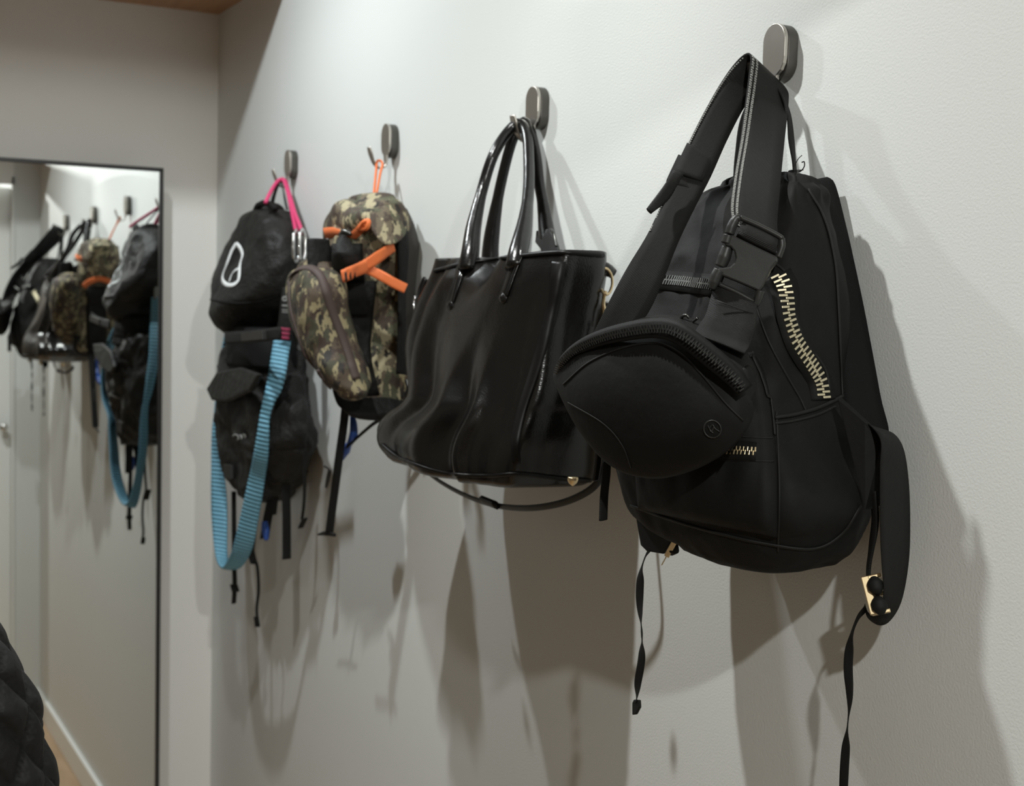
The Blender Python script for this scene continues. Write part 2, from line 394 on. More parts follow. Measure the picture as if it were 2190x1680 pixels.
def patch(name, bv, Lp, Rp, lift, m, parent, ns=30, nt=30, edge=.12, thick=None, **k):
    """panel sewn on the cloth: grid between two photo-space side curves, raised by lift with rounded edges"""
    A = resamp(np.array([(a, b, 0) for a, b in Lp], float), nt); B = resamp(np.array([(a, b, 0) for a, b in Rp], float), nt)
    V = []; base = []
    for j in range(nt):
        for i in range(ns):
            f = i/(ns-1); q = A[j]*(1-f)+B[j]*f; P, N = hit(bv, q[0], q[1])
            e = min(f, 1-f, j/(nt-1), 1-j/(nt-1))/edge; h = lift*(1-(1-min(1, e))**2)
            V.append(P+N*(h+.0004)); base.append(P-N*.002)
    n0 = len(V); V += base; F = []
    for j in range(nt-1):
        for i in range(ns-1):
            a = j*ns+i; F.append((a, a+1, a+ns+1, a+ns)); F.append((n0+a, n0+a+ns, n0+a+ns+1, n0+a+1))
    edge_ = [i for i in range(ns)]+[j*ns+ns-1 for j in range(1, nt)]+[(nt-1)*ns+i for i in range(ns-2, -1, -1)]+[j*ns for j in range(nt-2, 0, -1)]
    for a, b in zip(edge_, edge_[1:]+edge_[:1]): F.append((a, n0+a, n0+b, b))
    o = lin(name, V, F, m, parent, **k); o['_o'] = list(parent['_o'])
    return o, BVHTree.FromPolygons([Vector(v) for v in V], F)
def plate(name, poly, thick, m, parent, bevel=.001, toward=None, **k):
    """flat plate from (u,v,d) outline, extruded along its normal"""
    P = px(poly); c = P.mean(0); _, _, vt = np.linalg.svd(P-c); n = vt[2]
    if n@(CAM-c) < 0: n = -n
    P = P-np.outer((P-c)@n, n); N = len(P)
    V = [p+n*thick/2 for p in P]+[p-n*thick/2 for p in P]
    F = [tuple(range(N)), tuple(range(2*N-1, N-1, -1))]+[(i, i+N, (i+1) % N+N, (i+1) % N) for i in range(N)]
    return lin(name, V, F, m, parent, smooth=False, bevel=bevel, **k)

# ================================================================== ROOM
ZC, WX, WL, X_END, Z_UP = 2.318, 4.6, -1.80, 2.70, 2.80
OX0, OX1 = .52, 2.22
def struct(name, mb, m, **k):
    o = mb.build(name, m, None, smooth=False, **k); o['kind'] = 'structure'; return o
struct('wall_right', abox((-.1, 0, 0), (WX, .1, Z_UP)), 'wall_paint')
struct('wall_far', abox((-.1, WL-.1, 0), (0, 0, Z_UP)), 'wall_paint_far_lit')
struct('wall_left', abox((0, WL-.1, 0), (WX, WL, Z_UP)), 'low_bounce_brown')
struct('wall_back', abox((WX, WL-.1, 0), (WX+.1, .1, Z_UP)), 'low_bounce_brown')
struct('wall_end', abox((X_END, -.106, 0), (X_END+.11, 0, ZC)), 'wall_paint')
struct('floor', abox((-.1, WL-.1, -.05), (WX, .1, 0)), 'floor_wood')
cb = MB()
for lo, hi in (((0, WL, ZC), (OX0, 0, ZC+.03)), ((OX1, WL, ZC), (X_END+.11, 0, ZC+.03))):
    b = abox(lo, hi); cb.add(b.v, b.f)
struct('ceiling', cb, 'ceiling_wood')
struct('ceiling_recess', abox((-.1, WL-.1, Z_UP), (WX+.1, .1, Z_UP+.05)), 'recess_grey')
for i, xs in enumerate(((OX0-.02, OX0), (OX1, OX1+.02))):
    struct('trim_%d' % (i+1), abox((xs[0], WL, ZC), (xs[1], 0, Z_UP)), 'recess_grey')
bb = abox((0, -.014, 0), (X_END, 0, .09)); struct('baseboard_right', bb, 'white_gloss', bevel=.003)
struct('baseboard_far', abox((0, WL, 0), (.014, -.014, .09)), 'white_gloss', bevel=.003)
struct('baseboard_left', abox((.014, WL, 0), (WX, WL+.014, .09)), 'white_gloss', bevel=.003)
door = struct('door_1', abox((X_END+.03, -.178, .005), (X_END+.07, -.106, 2.10)), 'white_gloss', bevel=.002)
door['_o'] = [0, 0, 0]
tube('door_handle', [(X_END+.031, -.135, 1.152), (X_END+.012, -.135, 1.152), (X_END-.004, -.135, 1.152), (X_END-.012, -.135, 1.152)], [.007, .007, .018, .014], 'silver', door, label='round chrome knob')
tr = MB()
for lo, hi in (((X_END-.012, -.106, 0), (X_END, -.098, 2.14)), ((X_END-.012, -.40, 2.11), (X_END, -.098, 2.20))):
    b = abox(lo, hi); tr.add(b.v, b.f)
struct('trim_3', tr, 'white_gloss')

# ------------------------------------------------------------------ mirror
XM, TILT = .0774, .0067
t = thing('wall_mirror', 'tall mirror in a thin black frame on the far wall, reflecting the bags', 'mirror', (XM, -.5, .40))
mo = np.array([XM, 0, 1.5]); mn = np.array([math.cos(TILT), 0, math.sin(TILT)]); mu = np.array([-math.sin(TILT), 0, math.cos(TILT)])
def MP(y, z, d=0): return mo+mu*(z-1.5)+np.array([0, y, 0])+mn*d
Y0, Y1, Z0, Z1 = -.143, -.76, .38, 1.951
g = MB(); c = (MP(Y0, Z0, -.003)+MP(Y1, Z1, -.003))/2; g.box(c, mn, (0, 1, 0), mu, .003, (Y0-Y1)/2-.004, (Z1-Z0)/2-.004)
g.build('mirror_glass', 'mirror_glass', t, smooth=False)
fr = MB(); fw = .0085
for c, hy, hz in (((MP((Y0+Y1)/2, Z1-fw/2, -.005)), (Y0-Y1)/2, fw/2), ((MP((Y0+Y1)/2, Z0+fw/2, -.005)), (Y0-Y1)/2, fw/2),
                  ((MP(Y0-fw/2, (Z0+Z1)/2, -.005)), fw/2, (Z1-Z0)/2), ((MP(Y1+fw/2, (Z0+Z1)/2, -.005)), fw/2, (Z1-Z0)/2)):
    fr.box(c, mn, (0, 1, 0), mu, .010, hy, hz)
fr.build('frame', 'black_metal', t, smooth=False, bevel=.0015)
bk = MB(); bk.box((MP(Y0, Z0, -.036)+MP(Y1, Z1, -.036))/2, mn, (0, 1, 0), mu, .026, (Y0-Y1)/2-.02, (Z1-Z0)/2-.02)
bk.box(MP((Y0+Y1)/2, 1.8, -.070), mn, (0, 1, 0), mu, .013, .2, .03)
bk.build('backing_board', 'black_metal', t, smooth=False)

# ------------------------------------------------------------------ hooks
HX = [2.0574, 1.5574, 1.0574, .5574]; HT = [1.9618, 1.9618, 1.9625, 1.9610]
def stadium(w, h, zt, n=26, neck=None):
    """outline in (x,z): round top, round or necked bottom, listed clockwise from the left"""
    r = w/2; P = [(-r*math.cos(a), zt-r+r*math.sin(a)) for a in np.linspace(0, math.pi, n)]
    if neck:
        nw, nz = neck; P += [(r, zt-h*.62), (r*.93, zt-h*.74), (r*.72, zt-h*.85), (nw*1.25, zt-h*.93), (nw, nz)]
        P += [(-nw, nz), (-nw*1.25, zt-h*.93), (-r*.72, zt-h*.85), (-r*.93, zt-h*.74), (-r, zt-h*.62)]
    else: P += [(r*math.cos(a), zt-h+r-r*math.sin(a)) for a in np.linspace(0, math.pi, n)]
    return P
def slab(outline, y0, y1):
    N = len(outline); V = [(x, y1, z) for x, z in outline]+[(x, y0, z) for x, z in outline]
    return V, [tuple(range(N)), tuple(range(2*N-1, N-1, -1))]+[(i, i+N, (i+1) % N+N, (i+1) % N) for i in range(N)]
def make_hook():
    t = thing('wall_hook', 'x', 'hook', (HX[0], 0, HT[0]-.06))
    t['_o'] = [0, 0, HT[0]-.06+.06]; t.location = (HX[0], 0, HT[0])
    t['_o'] = [0, 0, 0]
    v, f = slab(stadium(.034, .055, -.0005), -.0005, -.013); lin('mount_plate', v, f, 'dark_nickel', t, bevel=.0012, smooth=False)
    v, f = slab(stadium(.034, .055, 0, neck=(.0048, -.060)), -.0132, -.0178); b = lin('face_plate', v, f, 'nickel', t, bevel=.0008, smooth=False)
    path = [(0, -.0155, -.056), (0, -.0158, -.066), (0, -.020, -.0715), (0, -.028, -.0725), (0, -.036, -.066), (0, -.041, -.055), (0, -.046, -.040)]
    m = band_mb(np.array(path), [.0096, .0092, .009, .009, .012, .016, .0115], (1, 0, 0), .0034, 26)
    m.build('hook_arm', 'nickel', t)
    return t
h0 = make_hook()
hl = ['steel wall hook with a round-ended plate, nearest the camera, holding the black backpack',
      'steel wall hook holding the twin handles of the black leather tote',
      'steel wall hook with thin orange cord looped over its tip above the camouflage pack',
      'steel wall hook with a pink cord over it, nearest the room corner']
h0['label'] = hl[0]; h0['group'] = 'wall hooks in a row'
for i in (1, 2, 3):
    r = h0.copy(); C.objects.link(r); r.location = (HX[i], 0, HT[i]); r['label'] = hl[i]
    for ch in h0.children:
        c = ch.copy(); C.objects.link(c); c.parent = r

# ================================================================== BLACK BACKPACK (hook 1)
def nz(seed, sc, a):
    return lambda th, h: a*noise.noise(Vector((math.cos(th)*sc, math.sin(th)*sc, h*sc*1.5+seed)))
BP = thing('backpack', 'black nylon backpack with gold side zipper, hanging from the nearest hook behind the belt bag', 'backpack', (2.06, -.09, 1.50))
def bpf(th, h):
    a = math.degrees(th) % 360; d = 0
    d += .004*math.exp(-((a-340)/9)**2)*(h > .1)             # front side seam ridge
    if h > .93: d += .006*math.sin(th*13)*(h-.93)/.07        # gathered top
    if a > 185 and a < 270: d += .0035*math.sin(h*26+a*.09)*math.exp(-((a-205)/22)**2)
    return d
rows = [(398, 1560, 1748, .055, .030, 2.6), (420, 1500, 1768, .060, .040, 2.7), (470, 1455, 1782, .066, .049, 2.8), (540, 1420, 1798, .073, .058, 3.0),
        (620, 1385, 1806, .080, .066, 3.1), (720, 1352, 1806, .086, .073, 3.1), (820, 1338, 1806, .090, .078, 3.1), (910, 1326, 1826, .092, .081, 3.1),
        (1000, 1318, 1856, .092, .081, 3.0), (1055, 1322, 1862, .090, .079, 2.9), (1100, 1338, 1846, .087, .076, 2.8), (1140, 1375, 1828, .085, .072, 2.6), (1174, 1450, 1808, .083, .066, 2.5)]
body, BV = loft('body', rows, 'nylon', BP, nr=80, nt=150, wr=(.0062, 15, .7), seed=2, round_top=.012, round_bot=.012, folds=bpf)
# shoulder pad down the back
pad = ribbon('shoulder_strap', [(1700, 398, .040, 1768, 385, .012), (1722, 412, .036, 1784, 400, .008), (1745, 480, .035, 1806, 490, .006), (1775, 560, .035, 1822, 570, .006),
      (1788, 650, .035, 1842, 660, .006), (1795, 760, .036, 1866, 775, .006), (1800, 850, .038, 1883, 860, .006), (1815, 900, .040, 1896, 918, .006), (1840, 945, .04, 1893, 950, .01)],
      .012, 'pad_fabric', BP, n=70, cup=.003)
wing = lin('strap_wing', *(lambda a: (a[0], a[1]))((lambda P: ([*P, *(P+np.array([0, .006, 0]))], [(0, 1, 2, 3, 4), (9, 8, 7, 6, 5), (0, 5, 6, 1), (1, 6, 7, 2), (2, 7, 8, 3), (3, 8, 9, 4), (4, 9, 5, 0)]))(
      px([(1790, 850, .075), (1850, 905, .062), (1886, 950, .050), (1876, 1080, .050), (1850, 1090, .065)]))), 'nylon', BP, smooth=False, bevel=.001)
ws = ribbon('webbing_strap', [(1850, 902, .058, 1868, 922, .040), (1868, 916, .060, 1905, 924, .036), (1884, 945, .062, 1930, 955, .033), (1882, 1000, .062, 1942, 1020, .032), (1882, 1100, .061, 1946, 1110, .031),
      (1885, 1190, .060, 1943, 1200, .031), (1890, 1260, .058, 1928, 1282, .033), (1884, 1300, .056, 1905, 1324, .037), (1868, 1316, .054, 1882, 1336, .045), (1855, 1308, .054, 1858, 1322, .050), (1850, 1290, .056, 1848, 1300, .056)],
      .0016, 'webbing', BP, n=110)
band('ladder_strap', [(1868, 1050, .055), (1872, 1110, .055), (1864, 1170, .055), (1858, 1210, .055), (1857, 1235, .055)], [.011, .011, .010, .006, .005], (1, -.3, 0), .003, 'webbing', BP)
def buckle(pts, name='strap_buckle'):
    P = px(pts); a, b = P; L = b-a; u = nrm(L); n = nrm(CAM-a); wv = nrm(np.cross(u, n)); n = nrm(np.cross(wv, u)); mb = MB(); ln = np.linalg.norm(L)
    return a, u, n, wv, ln
a, u, n, wv, ln = buckle([(1849, 1232, .062), (1870, 1314, .062)])
mb = MB(); mb.box(a+u*ln/2, u, wv, n, ln/2, .0034, .0022)
for f in (.04, .5, .96): mb.box(a+u*ln*f-wv*.006-n*.004, u, wv, n, .0018, .008, .0022)
bk1 = mb.build('strap_buckle', 'brass', BP, smooth=False, bevel=.0008, label='gold ladder buckle'); bk1['_o'] = list(BP['_o'])
for q in ((1872, 1250), (1880, 1292)):
    c = PT(q[0], q[1], .058); tube('buckle_loop', [c-u*.006, c-u*.002+n*.002, c+u*.004+n*.002, c+u*.008], [.003, .0068, .0068, .003], 'webbing', bk1)
def tail(pts, wd=.008, name='strap_tail', par=BP):
    wds = [(math.cos(.6*math.sin(i*1.9+.5)), -math.sin(.9*math.sin(i*1.9+.5)), 0) for i in range(len(pts))]
    return band_mb(px(pts), wd, np.array(wds), .0012, 70).build(name, 'webbing', par)
tail([(1850, 1302, .055), (1834, 1322, .055), (1821, 1360, .055), (1814, 1420, .055), (1817, 1490, .055), (1812, 1560, .055), (1806, 1640, .055), (1802, 1740, .055)])
# lower left strap end
plate('strap_wing', [(1362, 1105, .13), (1372, 1165, .13), (1385, 1178, .13), (1420, 1184, .13), (1436, 1160, .13), (1430, 1120, .13)], .003, 'webbing', BP)
a, u, n, wv, ln = buckle([(1443, 1157, .133), (1426, 1188, .133)])
mb = MB(); mb.box(a+u*ln/2, u, wv, n, ln/2, .0026, .002); mb.box(a+u*ln*1.3, u, wv, n, ln*.35, .0006, .0006)
b2 = mb.build('strap_buckle', 'pale_brass', BP, smooth=False, bevel=.0007, label='pale gold buckle'); b2['_o'] = list(BP['_o'])
c = PT(1440, 1174, .129); tube('buckle_loop', [c-u*.006, c, c+u*.006], [.003, .0062, .003], 'webbing', b2)
tail([(1392, 1172, .13), (1380, 1190, .13), (1371, 1225, .13), (1368, 1290, .13), (1373, 1360, .13), (1372, 1410, .13), (1364, 1460, .13), (1361, 1500, .13)])
plate('strap_end', [(1357, 1495, .13), (1369, 1496, .13), (1370, 1512, .13), (1362, 1527, .13), (1354, 1528, .13), (1354, 1502, .13)], .003, 'webbing', BP)
# hang loop over the hook and the loose threads
ribbon('hang_loop', [(1567, 392, .045, 1580, 392, .040), (1572, 330, .04, 1586, 330, .036), (1585, 250, .034, 1598, 250, .03), (1625, 175, .026, 1640, 180, .018), (1660, 186, .024, 1668, 196, .014), (1682, 240, .024, 1689, 240, .014),
      (1687, 300, .024, 1698, 300, .014), (1695, 345, .024, 1701, 345, .014), (1698, 388, .024, 1705, 388, .014)], .0022, 'webbing', BP, n=80)
tube('thread_ends', px([(1699, 368, .02), (1712, 366, .02), (1720, 356, .02), (1720, 346, .02), (1715, 347, .02)]), .0006, 'webbing', BP, n=6)
tube('thread_ends', px([(1699, 372, .02), (1700, 355, .02), (1707, 340, .02), (1715, 332, .02)]), .0004, 'webbing', BP, n=6)
tube('thread_ends', px([(1699, 364, .02), (1708, 364, .02), (1718, 363, .02)]), .0005, 'webbing', BP, n=6)
plate('loop_anchor', [(1680, 385, .03), (1689, 364, .03), (1700, 362, .03), (1704, 386, .03)], .004, 'nylon', BP)
# sewn panels, seams, zippers
pk, PV = patch('front_pocket', BV, [(1400, 770), (1372, 880), (1360, 1000), (1365, 1090)], [(1612, 752), (1636, 800), (1655, 900), (1663, 1010), (1664, 1150)], .009, 'nylon', BP, ns=36, nt=40, edge=.09)
strip('pocket_edge', PV, [(1600, 750), (1622, 762), (1640, 812), (1650, 870), (1656, 930)], .003, .0016, 'piping', pk, n=40)
zipper('pocket_zipper', PV, [(1500, 960), (1560, 962), (1618, 966)], .017, .0034, .0044, .0016, .0016, 'nylon', 'brass', pk, ttlabel='gold zipper teeth')
zipper('top_zipper', BV, [(1372, 596), (1420, 600), (1470, 604), (1540, 612)], .020, .0036, .0058, .0018, .0018, 'nylon', 'gunmetal', BP, ttlabel='dark steel zipper teeth')
zipper('side_zipper', BV, [(1662, 588), (1675, 612), (1681, 645), (1685, 682), (1702, 730), (1732, 778), (1752, 815), (1760, 855)],   .026, .0050, .0080, .0021, .0022, 'nylon', 'pale_brass', BP, ttlabel='gold zipper teeth')
strip('seam', BV, [(1652, 560), (1680, 585), (1700, 640), (1704, 690), (1728, 738), (1764, 790), (1776, 850)], .0022, .0014, 'piping', BP, n=60)
strip('seam', BV, [(1612, 640), (1640, 720), (1675, 790), (1710, 850), (1724, 880)], .0018, .0010, 'piping', BP, n=60)
strip('seam', BV, [(1728, 405), (1762, 470), (1784, 560), (1792, 660), (1796, 760), (1800, 850)], .0026, .0018, 'piping', BP, n=60)
strip('piping', BV, [(1655, 893), (1700, 886), (1745, 873), (1782, 856), (1800, 846)], .0034, .0028, 'piping', BP, n=50)
strip('piping', BV, [(1656, 905), (1700, 899), (1748, 886), (1786, 868)], .0026, .0016, 'piping', BP, n=50)
strip('seam', BV, [(1660, 880), (1664, 960), (1667, 1060), (1664, 1180)], .0018, .0010, 'piping', BP, n=50)
strip('seam', PV, [(1540, 930), (1600, 934), (1652, 936)], .0014, .0008, 'piping', pk, n=30)
strip('seam', PV, [(1540, 983), (1600, 985), (1655, 986)], .0014, .0008, 'piping', pk, n=30)
strip('seam', BV, [(1392, 583), (1450, 588), (1520, 596)], .002, .0014, 'piping', BP, n=30)
strip('bottom_seam', BV, [(1350, 1080), (1440, 1112), (1540, 1140), (1640, 1162), (1740, 1172), (1800, 1140), (1840, 1080)], .0026, .0016, 'piping', BP, n=60)

MIRROR_VIEW = True
zipper('side_zipper', BV, [(72, 622), (84, 646), (92, 664), (98, 686)], .026, .0050, .0088, .0019, .0022, 'nylon', 'pale_brass', BP, ttlabel='gold zipper teeth')
MIRROR_VIEW = False
# ================================================================== BELT BAG
BB = thing('belt_bag', 'small black crossbody bag with curved zipper, slung in front of the black nylon backpack', 'bag', (2.06, -.20, 1.54))
TZ = [(1188, 802, .235), (1196, 780, .238), (1235, 742, .235), (1300, 715, .230), (1400, 703, .218), (1455, 722, .21), (1520, 775, .20), (1575, 822, .19), (1604, 862, .182)]
TB = [(1188, 806, .233), (1214, 868, .235), (1252, 935, .232), (1310, 998, .224), (1380, 1022, .216), (1450, 1016, .208), (1530, 982, .20), (1588, 925, .188), (1604, 872, .182)]
bag, BGV = pillow('body', TZ, TB, .022, .034, 'nylon', BB, ns=90, ntt=60, wr=(.003, 14), seed=4)
# gusset above the zipper
TG = [(1190, 800, .225), (1230, 738, .205), (1290, 705, .19), (1360, 684, .18), (1430, 677, .175), (1490, 682, .17), (1550, 710, .168), (1598, 752, .165), (1618, 820, .165)]
BG = [(1190, 803, .228), (1230, 752, .228), (1300, 722, .224), (1400, 708, .214), (1455, 728, .207), (1520, 780, .197), (1575, 828, .188), (1598, 860, .182), (1618, 830, .167)]
gus, GV = pillow('top_panel', TG, BG, .005, .02, 'nylon', BB, ns=80, ntt=24, wr=(.002, 16), seed=9)
gus2, G2V = pillow('side_panel', [(1575, 800, .182), (1600, 780, .172), (1618, 800, .162)], [(1560, 970, .19), (1590, 925, .18), (1612, 880, .168)], .004, .02, 'nylon', BB, ns=24, ntt=24)
zt = band_mb(px([(1189, 800, .242), (1200, 772, .246), (1240, 741, .244), (1310, 715, .240), (1400, 701, .228), (1455, 714, .221), (1520, 762, .210), (1570, 806, .200), (1595, 835, .193)]),
             [.006, .011, .015, .016, .017, .018, .018, .018, .014], nrm(-UP*.9+np.array([0, -.25, 0])), .003, 90).build('zipper', 'nylon', BB)
zt['_o'] = list(BB['_o'])
zp = resamp(px([(1191, 799, .2455), (1202, 773, .2495), (1240, 742, .2475), (1310, 716, .2435), (1400, 702, .2315), (1455, 715, .2245), (1520, 763, .2135), (1570, 807, .2035), (1590, 832, .1975)]), 400)
s = np.r_[0, np.cumsum(np.linalg.norm(np.diff(zp, axis=0), axis=1))]; mb = MB(); k = int(s[-1]/.0017)
for i in range(k):
    x = (i+.5)*.0017; j = min(np.searchsorted(s, x), 399); T = nrm(zp[min(j+3, 399)]-zp[max(j-3, 0)]); c = zp[j]; nn = nrm(CAM-c); nn = nrm(nn-T*(nn@T)); W = np.cross(nn, T)
    mb.box(c+W*(.0013 if i % 2 else -.0013)+nn*.0004, W, T, nn, .0021, .0006, .0011)
mb.build('zipper_teeth', 'black_plastic', zt, smooth=False, kind='stuff')
strip('seam', BGV, [(1205, 822), (1260, 775), (1330, 745), (1400, 734), (1450, 752), (1500, 800), (1550, 860), (1590, 900)], .0016, .0012, 'piping', BB, n=70)
strip('seam', BGV, [(1215, 860), (1290, 905), (1330, 950), (1350, 1000)], .0012, .0008, 'piping', BB, n=40)
# round raised emblem
e0, en = hit(BGV, 1524, 917); ex = nrm(np.cross(en, (0, 0, 1))); ez = np.cross(ex, en); em = MB()
tube_mb(np.array([e0+en*.0006+ex*.0072*math.cos(q)+ez*.0072*math.sin(q) for q in np.linspace(0, 2*math.pi, 24, endpoint=False)]), .0006, n=6, closed=True, mb=em)
for pts in ([(-.9, -.25), (-.35, .1), (0, .55), (.35, .1), (.15, -.35), (-.2, .25)], [(-.1, -.5), (.3, -.1), (.6, .45)]):
    tube_mb(np.array([e0+en*.0006+ex*.0066*p[0]+ez*.0066*p[1] for p in pts]), .0005, n=6, mb=em)
em.build('emblem', 'black_plastic', BB, label='embossed round emblem')
# strap over the hook
SR = [(1566, 478, .153, 1668, 520, .126), (1562, 440, .145, 1662, 480, .118), (1570, 380, .120, 1668, 405, .094), (1583, 300, .087, 1676, 320, .058), (1594, 220, .066, 1683, 250, .026), (1602, 160, .057, 1686, 214, .012), (1606, 124, .054, 1684, 196, .008),
      (1600, 114, .053, 1670, 178, .008), (1585, 122, .055, 1655, 172, .012), (1560, 150, .062, 1625, 190, .030), (1530, 196, .080, 1592, 230, .055), (1490, 270, .108, 1556, 298, .084), (1450, 355, .138, 1520, 378, .114),
      (1420, 425, .160, 1488, 440, .136), (1385, 500, .184, 1452, 515, .160), (1340, 575, .202, 1418, 600, .178), (1300, 650, .216, 1385, 670, .190), (1262, 728, .226, 1340, 722, .204), (1240, 765, .230, 1310, 755, .210)]
st = ribbon('webbing_strap', SR, .0022, 'webbing', BB, n=200)
st['_o'] = list(BB['_o'])
def sub_ribbon(name, rows, f0, f1, lift, m, par, n=80, thick=.0004):
    L = px([r[:3] for r in rows]); R = px([r[3:] for r in rows]); A = L*(1-f0)+R*f0; B = L*(1-f1)+R*f1
    tc = np.array([nrm(CAM-p) for p in A])*lift
    return ribbon_mb(A+tc, B+tc, thick, n, nw=1).build(name, m, par)
def stitches(rows, f, par, pitch=.0026, ln=.0016, wd=.0011):
    L = px([r[:3] for r in rows]); R = px([r[3:] for r in rows]); A = L*(1-f)+R*f; Q = resamp(A, 500); s_ = np.r_[0, np.cumsum(np.linalg.norm(np.diff(Q, axis=0), axis=1))]; mb = MB()
    W_ = catmull(R-L, 500)
    for i in range(int(s_[-1]/pitch)):
        j = min(np.searchsorted(s_, i*pitch), 497); T = nrm(Q[j+2]-Q[j]); Wn = nrm(W_[j]); N_ = nrm(np.cross(Wn, T))
        if N_@(CAM-Q[j]) < 0: N_ = -N_
        mb.box(Q[j]+N_*.0013, T, Wn, N_, ln/2, wd/2, .0004)
    return mb.build('stitching', 'stitch_grey', par, smooth=False, kind='stuff')
for f_ in (.025, .052, .125, .15): stitches(SR[:8], f_, st)
stitches(SR[8:15], .03, st)
ribbon('strap_keeper', [(1468, 308, .124, 1526, 346, .104), (1440, 368, .146, 1502, 388, .124)], .007, 'webbing_ribbed', BB, n=10)
ribbon('strap_keeper', [(1450, 332, .133, 1516, 362, .110), (1432, 370, .148, 1498, 400, .124), (1425, 386, .153, 1492, 412, .129)], .0045, 'webbing_ribbed', BB, n=14)
ribbon('strap_end', [(1440, 365, .154, 1462, 372, .148), (1415, 405, .170, 1430, 425, .162), (1384, 445, .192, 1394, 456, .188)], .004, 'webbing_ribbed', BB, n=20)
# side release buckle
def D(u, v): return .156+(v-480)*.0000157-.000291*(u-1573)
def PL(lst): return [(a, b, D(a, b)) for a, b in lst]
bu = plate('buckle', PL([(1573, 506), (1618, 528), (1664, 550), (1663, 560), (1650, 576), (1641, 594), (1632, 614), (1625, 624), (1584, 606), (1544, 590), (1527, 582), (1540, 574), (1549, 573), (1562, 571), (1571, 563), (1574, 552), (1571, 538), (1563, 529), (1553, 526), (1549, 522), (1556, 503), (1560, 499)]),
           .009, 'black_plastic', BB, bevel=.0015, label='matte side-release buckle'); bu['_o'] = list(BB['_o'])
def bar(name, pts, r, par=bu, m='black_plastic', fl=1): return tube(name, px([(a, b, D(a, b)+dd) for a, b, dd in pts]), r, m, par, n=14, flat=fl)
bar('buckle_frame', [(1560, 500, .002), (1565, 484, .002), (1574, 468, .002), (1583, 465, .002)], [.0042, .0045, .0042, .003])
bar('buckle_frame', [(1583, 465, .001), (1628, 485, .001), (1668, 506, .001), (1672, 512, .001)], .0024)
bar('buckle_frame', [(1671, 510, 0), (1672, 527, 0), (1664, 550, 0)], .0032)
bar('release_prong', [(1556, 528, -.001), (1549, 550, -.001), (1541, 570, -.001)], [.005, .0058, .005])
bar('buckle_side', [(1539, 578, .001), (1531, 592, .001), (1524, 612, .001), (1522, 618, .001)], [.0052, .0052, .0048, .003])
bar('buckle_side', [(1558, 503, .001), (1553, 520, .001)], [.0048, .0046])
bar('buckle_side', [(1537, 607, -.001), (1578, 626, -.001), (1617, 648, -.001)], .0022)
bar('buckle_side', [(1626, 622, 0), (1620, 645, 0), (1616, 652, 0)], [.0042, .0036, .0026])
ribbon('webbing_loop', [(1588, 476, D(1588, 476)+.001, 1664, 513, D(1664, 513)+.001), (1582, 486, D(1582, 486)+.0045, 1662, 524, D(1662, 524)+.0045), (1578, 498, D(1578, 498)+.004, 1660, 538, D(1660, 538)+.004), (1573, 508, D(1573, 508)-.004, 1656, 546, D(1656, 546)-.004)], .003, 'webbing_ribbed', bu, n=24)
lo = ribbon('lower_strap', [(1533, 604, D(1533, 604)-.002, 1622, 640, D(1622, 640)-.002), (1522, 630, .173, 1618, 662, .149), (1510, 672, .180, 1614, 700, .158), (1496, 694, .188, 1603, 738, .166), (1485, 712, .198, 1592, 755, .178)], .0026, 'webbing_ribbed', BB, n=60)
lo['_o'] = list(BB['_o'])
ribbon('stitching', [(1530, 640, .1768, 1611, 668, .1535), (1530, 643, .1772, 1611, 671, .1540)], .0005, 'piping', lo, n=6)
tube('strap_ring', px([(1455, 683, .182), (1460, 676, .184), (1468, 674, .184), (1474, 680, .182)]), .0014, 'gunmetal', BB, n=8)
tube('strap_ring', px([(1482, 688, .182), (1492, 680, .182)]), .0012, 'gunmetal', BB, n=8)
# dark strap end hanging under the bag
band('strap_end', [(1298, 985, .20), (1296, 1020, .20), (1292, 1060, .20), (1290, 1112, .20)], .0125, (.45, -.88, 0), .003, 'webbing', BB)
band('strap_end', [(1281, 960, .20), (1277, 1000, .20), (1273, 1026, .20)], .0085, (.45, -.88, 0), .004, 'plastic_dark', BB)

# ================================================================== LEATHER TOTE (hook 2)
TT = thing('tote_bag', 'glossy black leather tote with two rolled handles and gold rings, hanging from the second hook', 'handbag', (1.56, -.09, 1.54))
def tf(th, h):
    a = math.degrees(th) % 360; d = 0; e = min(1, h*5)
    # long vertical leather folds, stronger at the middle, running slightly diagonal
    def g(c0, w_, amp, sl, h0=.5, hw=.6): return amp*math.exp(-(((a-c0-sl*(h-.5))+180) % 360-180)**2/w_**2)*math.exp(-((h-h0)/hw)**2)
    d += g(206, 8, -.010, 26, .55, .5)+g(222, 7, .008, 26, .45)+g(236, 6, -.009, 22, .5, .6)+g(248, 6, .007, 18, .4)+g(262, 6, -.010, 14, .40, .5)
    d += g(275, 5, .018, 6, .16, .26)+g(286, 4, -.009, 3, .2, .3)+g(297, 4, .016, 2, .15, .25)+g(318, 6, -.005, 4, .3)+g(336, 7, .006, 2, .4)+g(355, 8, -.005, 2)+g(190, 8, .006, 20, .25)
    if h > .9: d += -.010*(h-.9)/.1*math.exp(-((a-262)/12)**2)
    return d
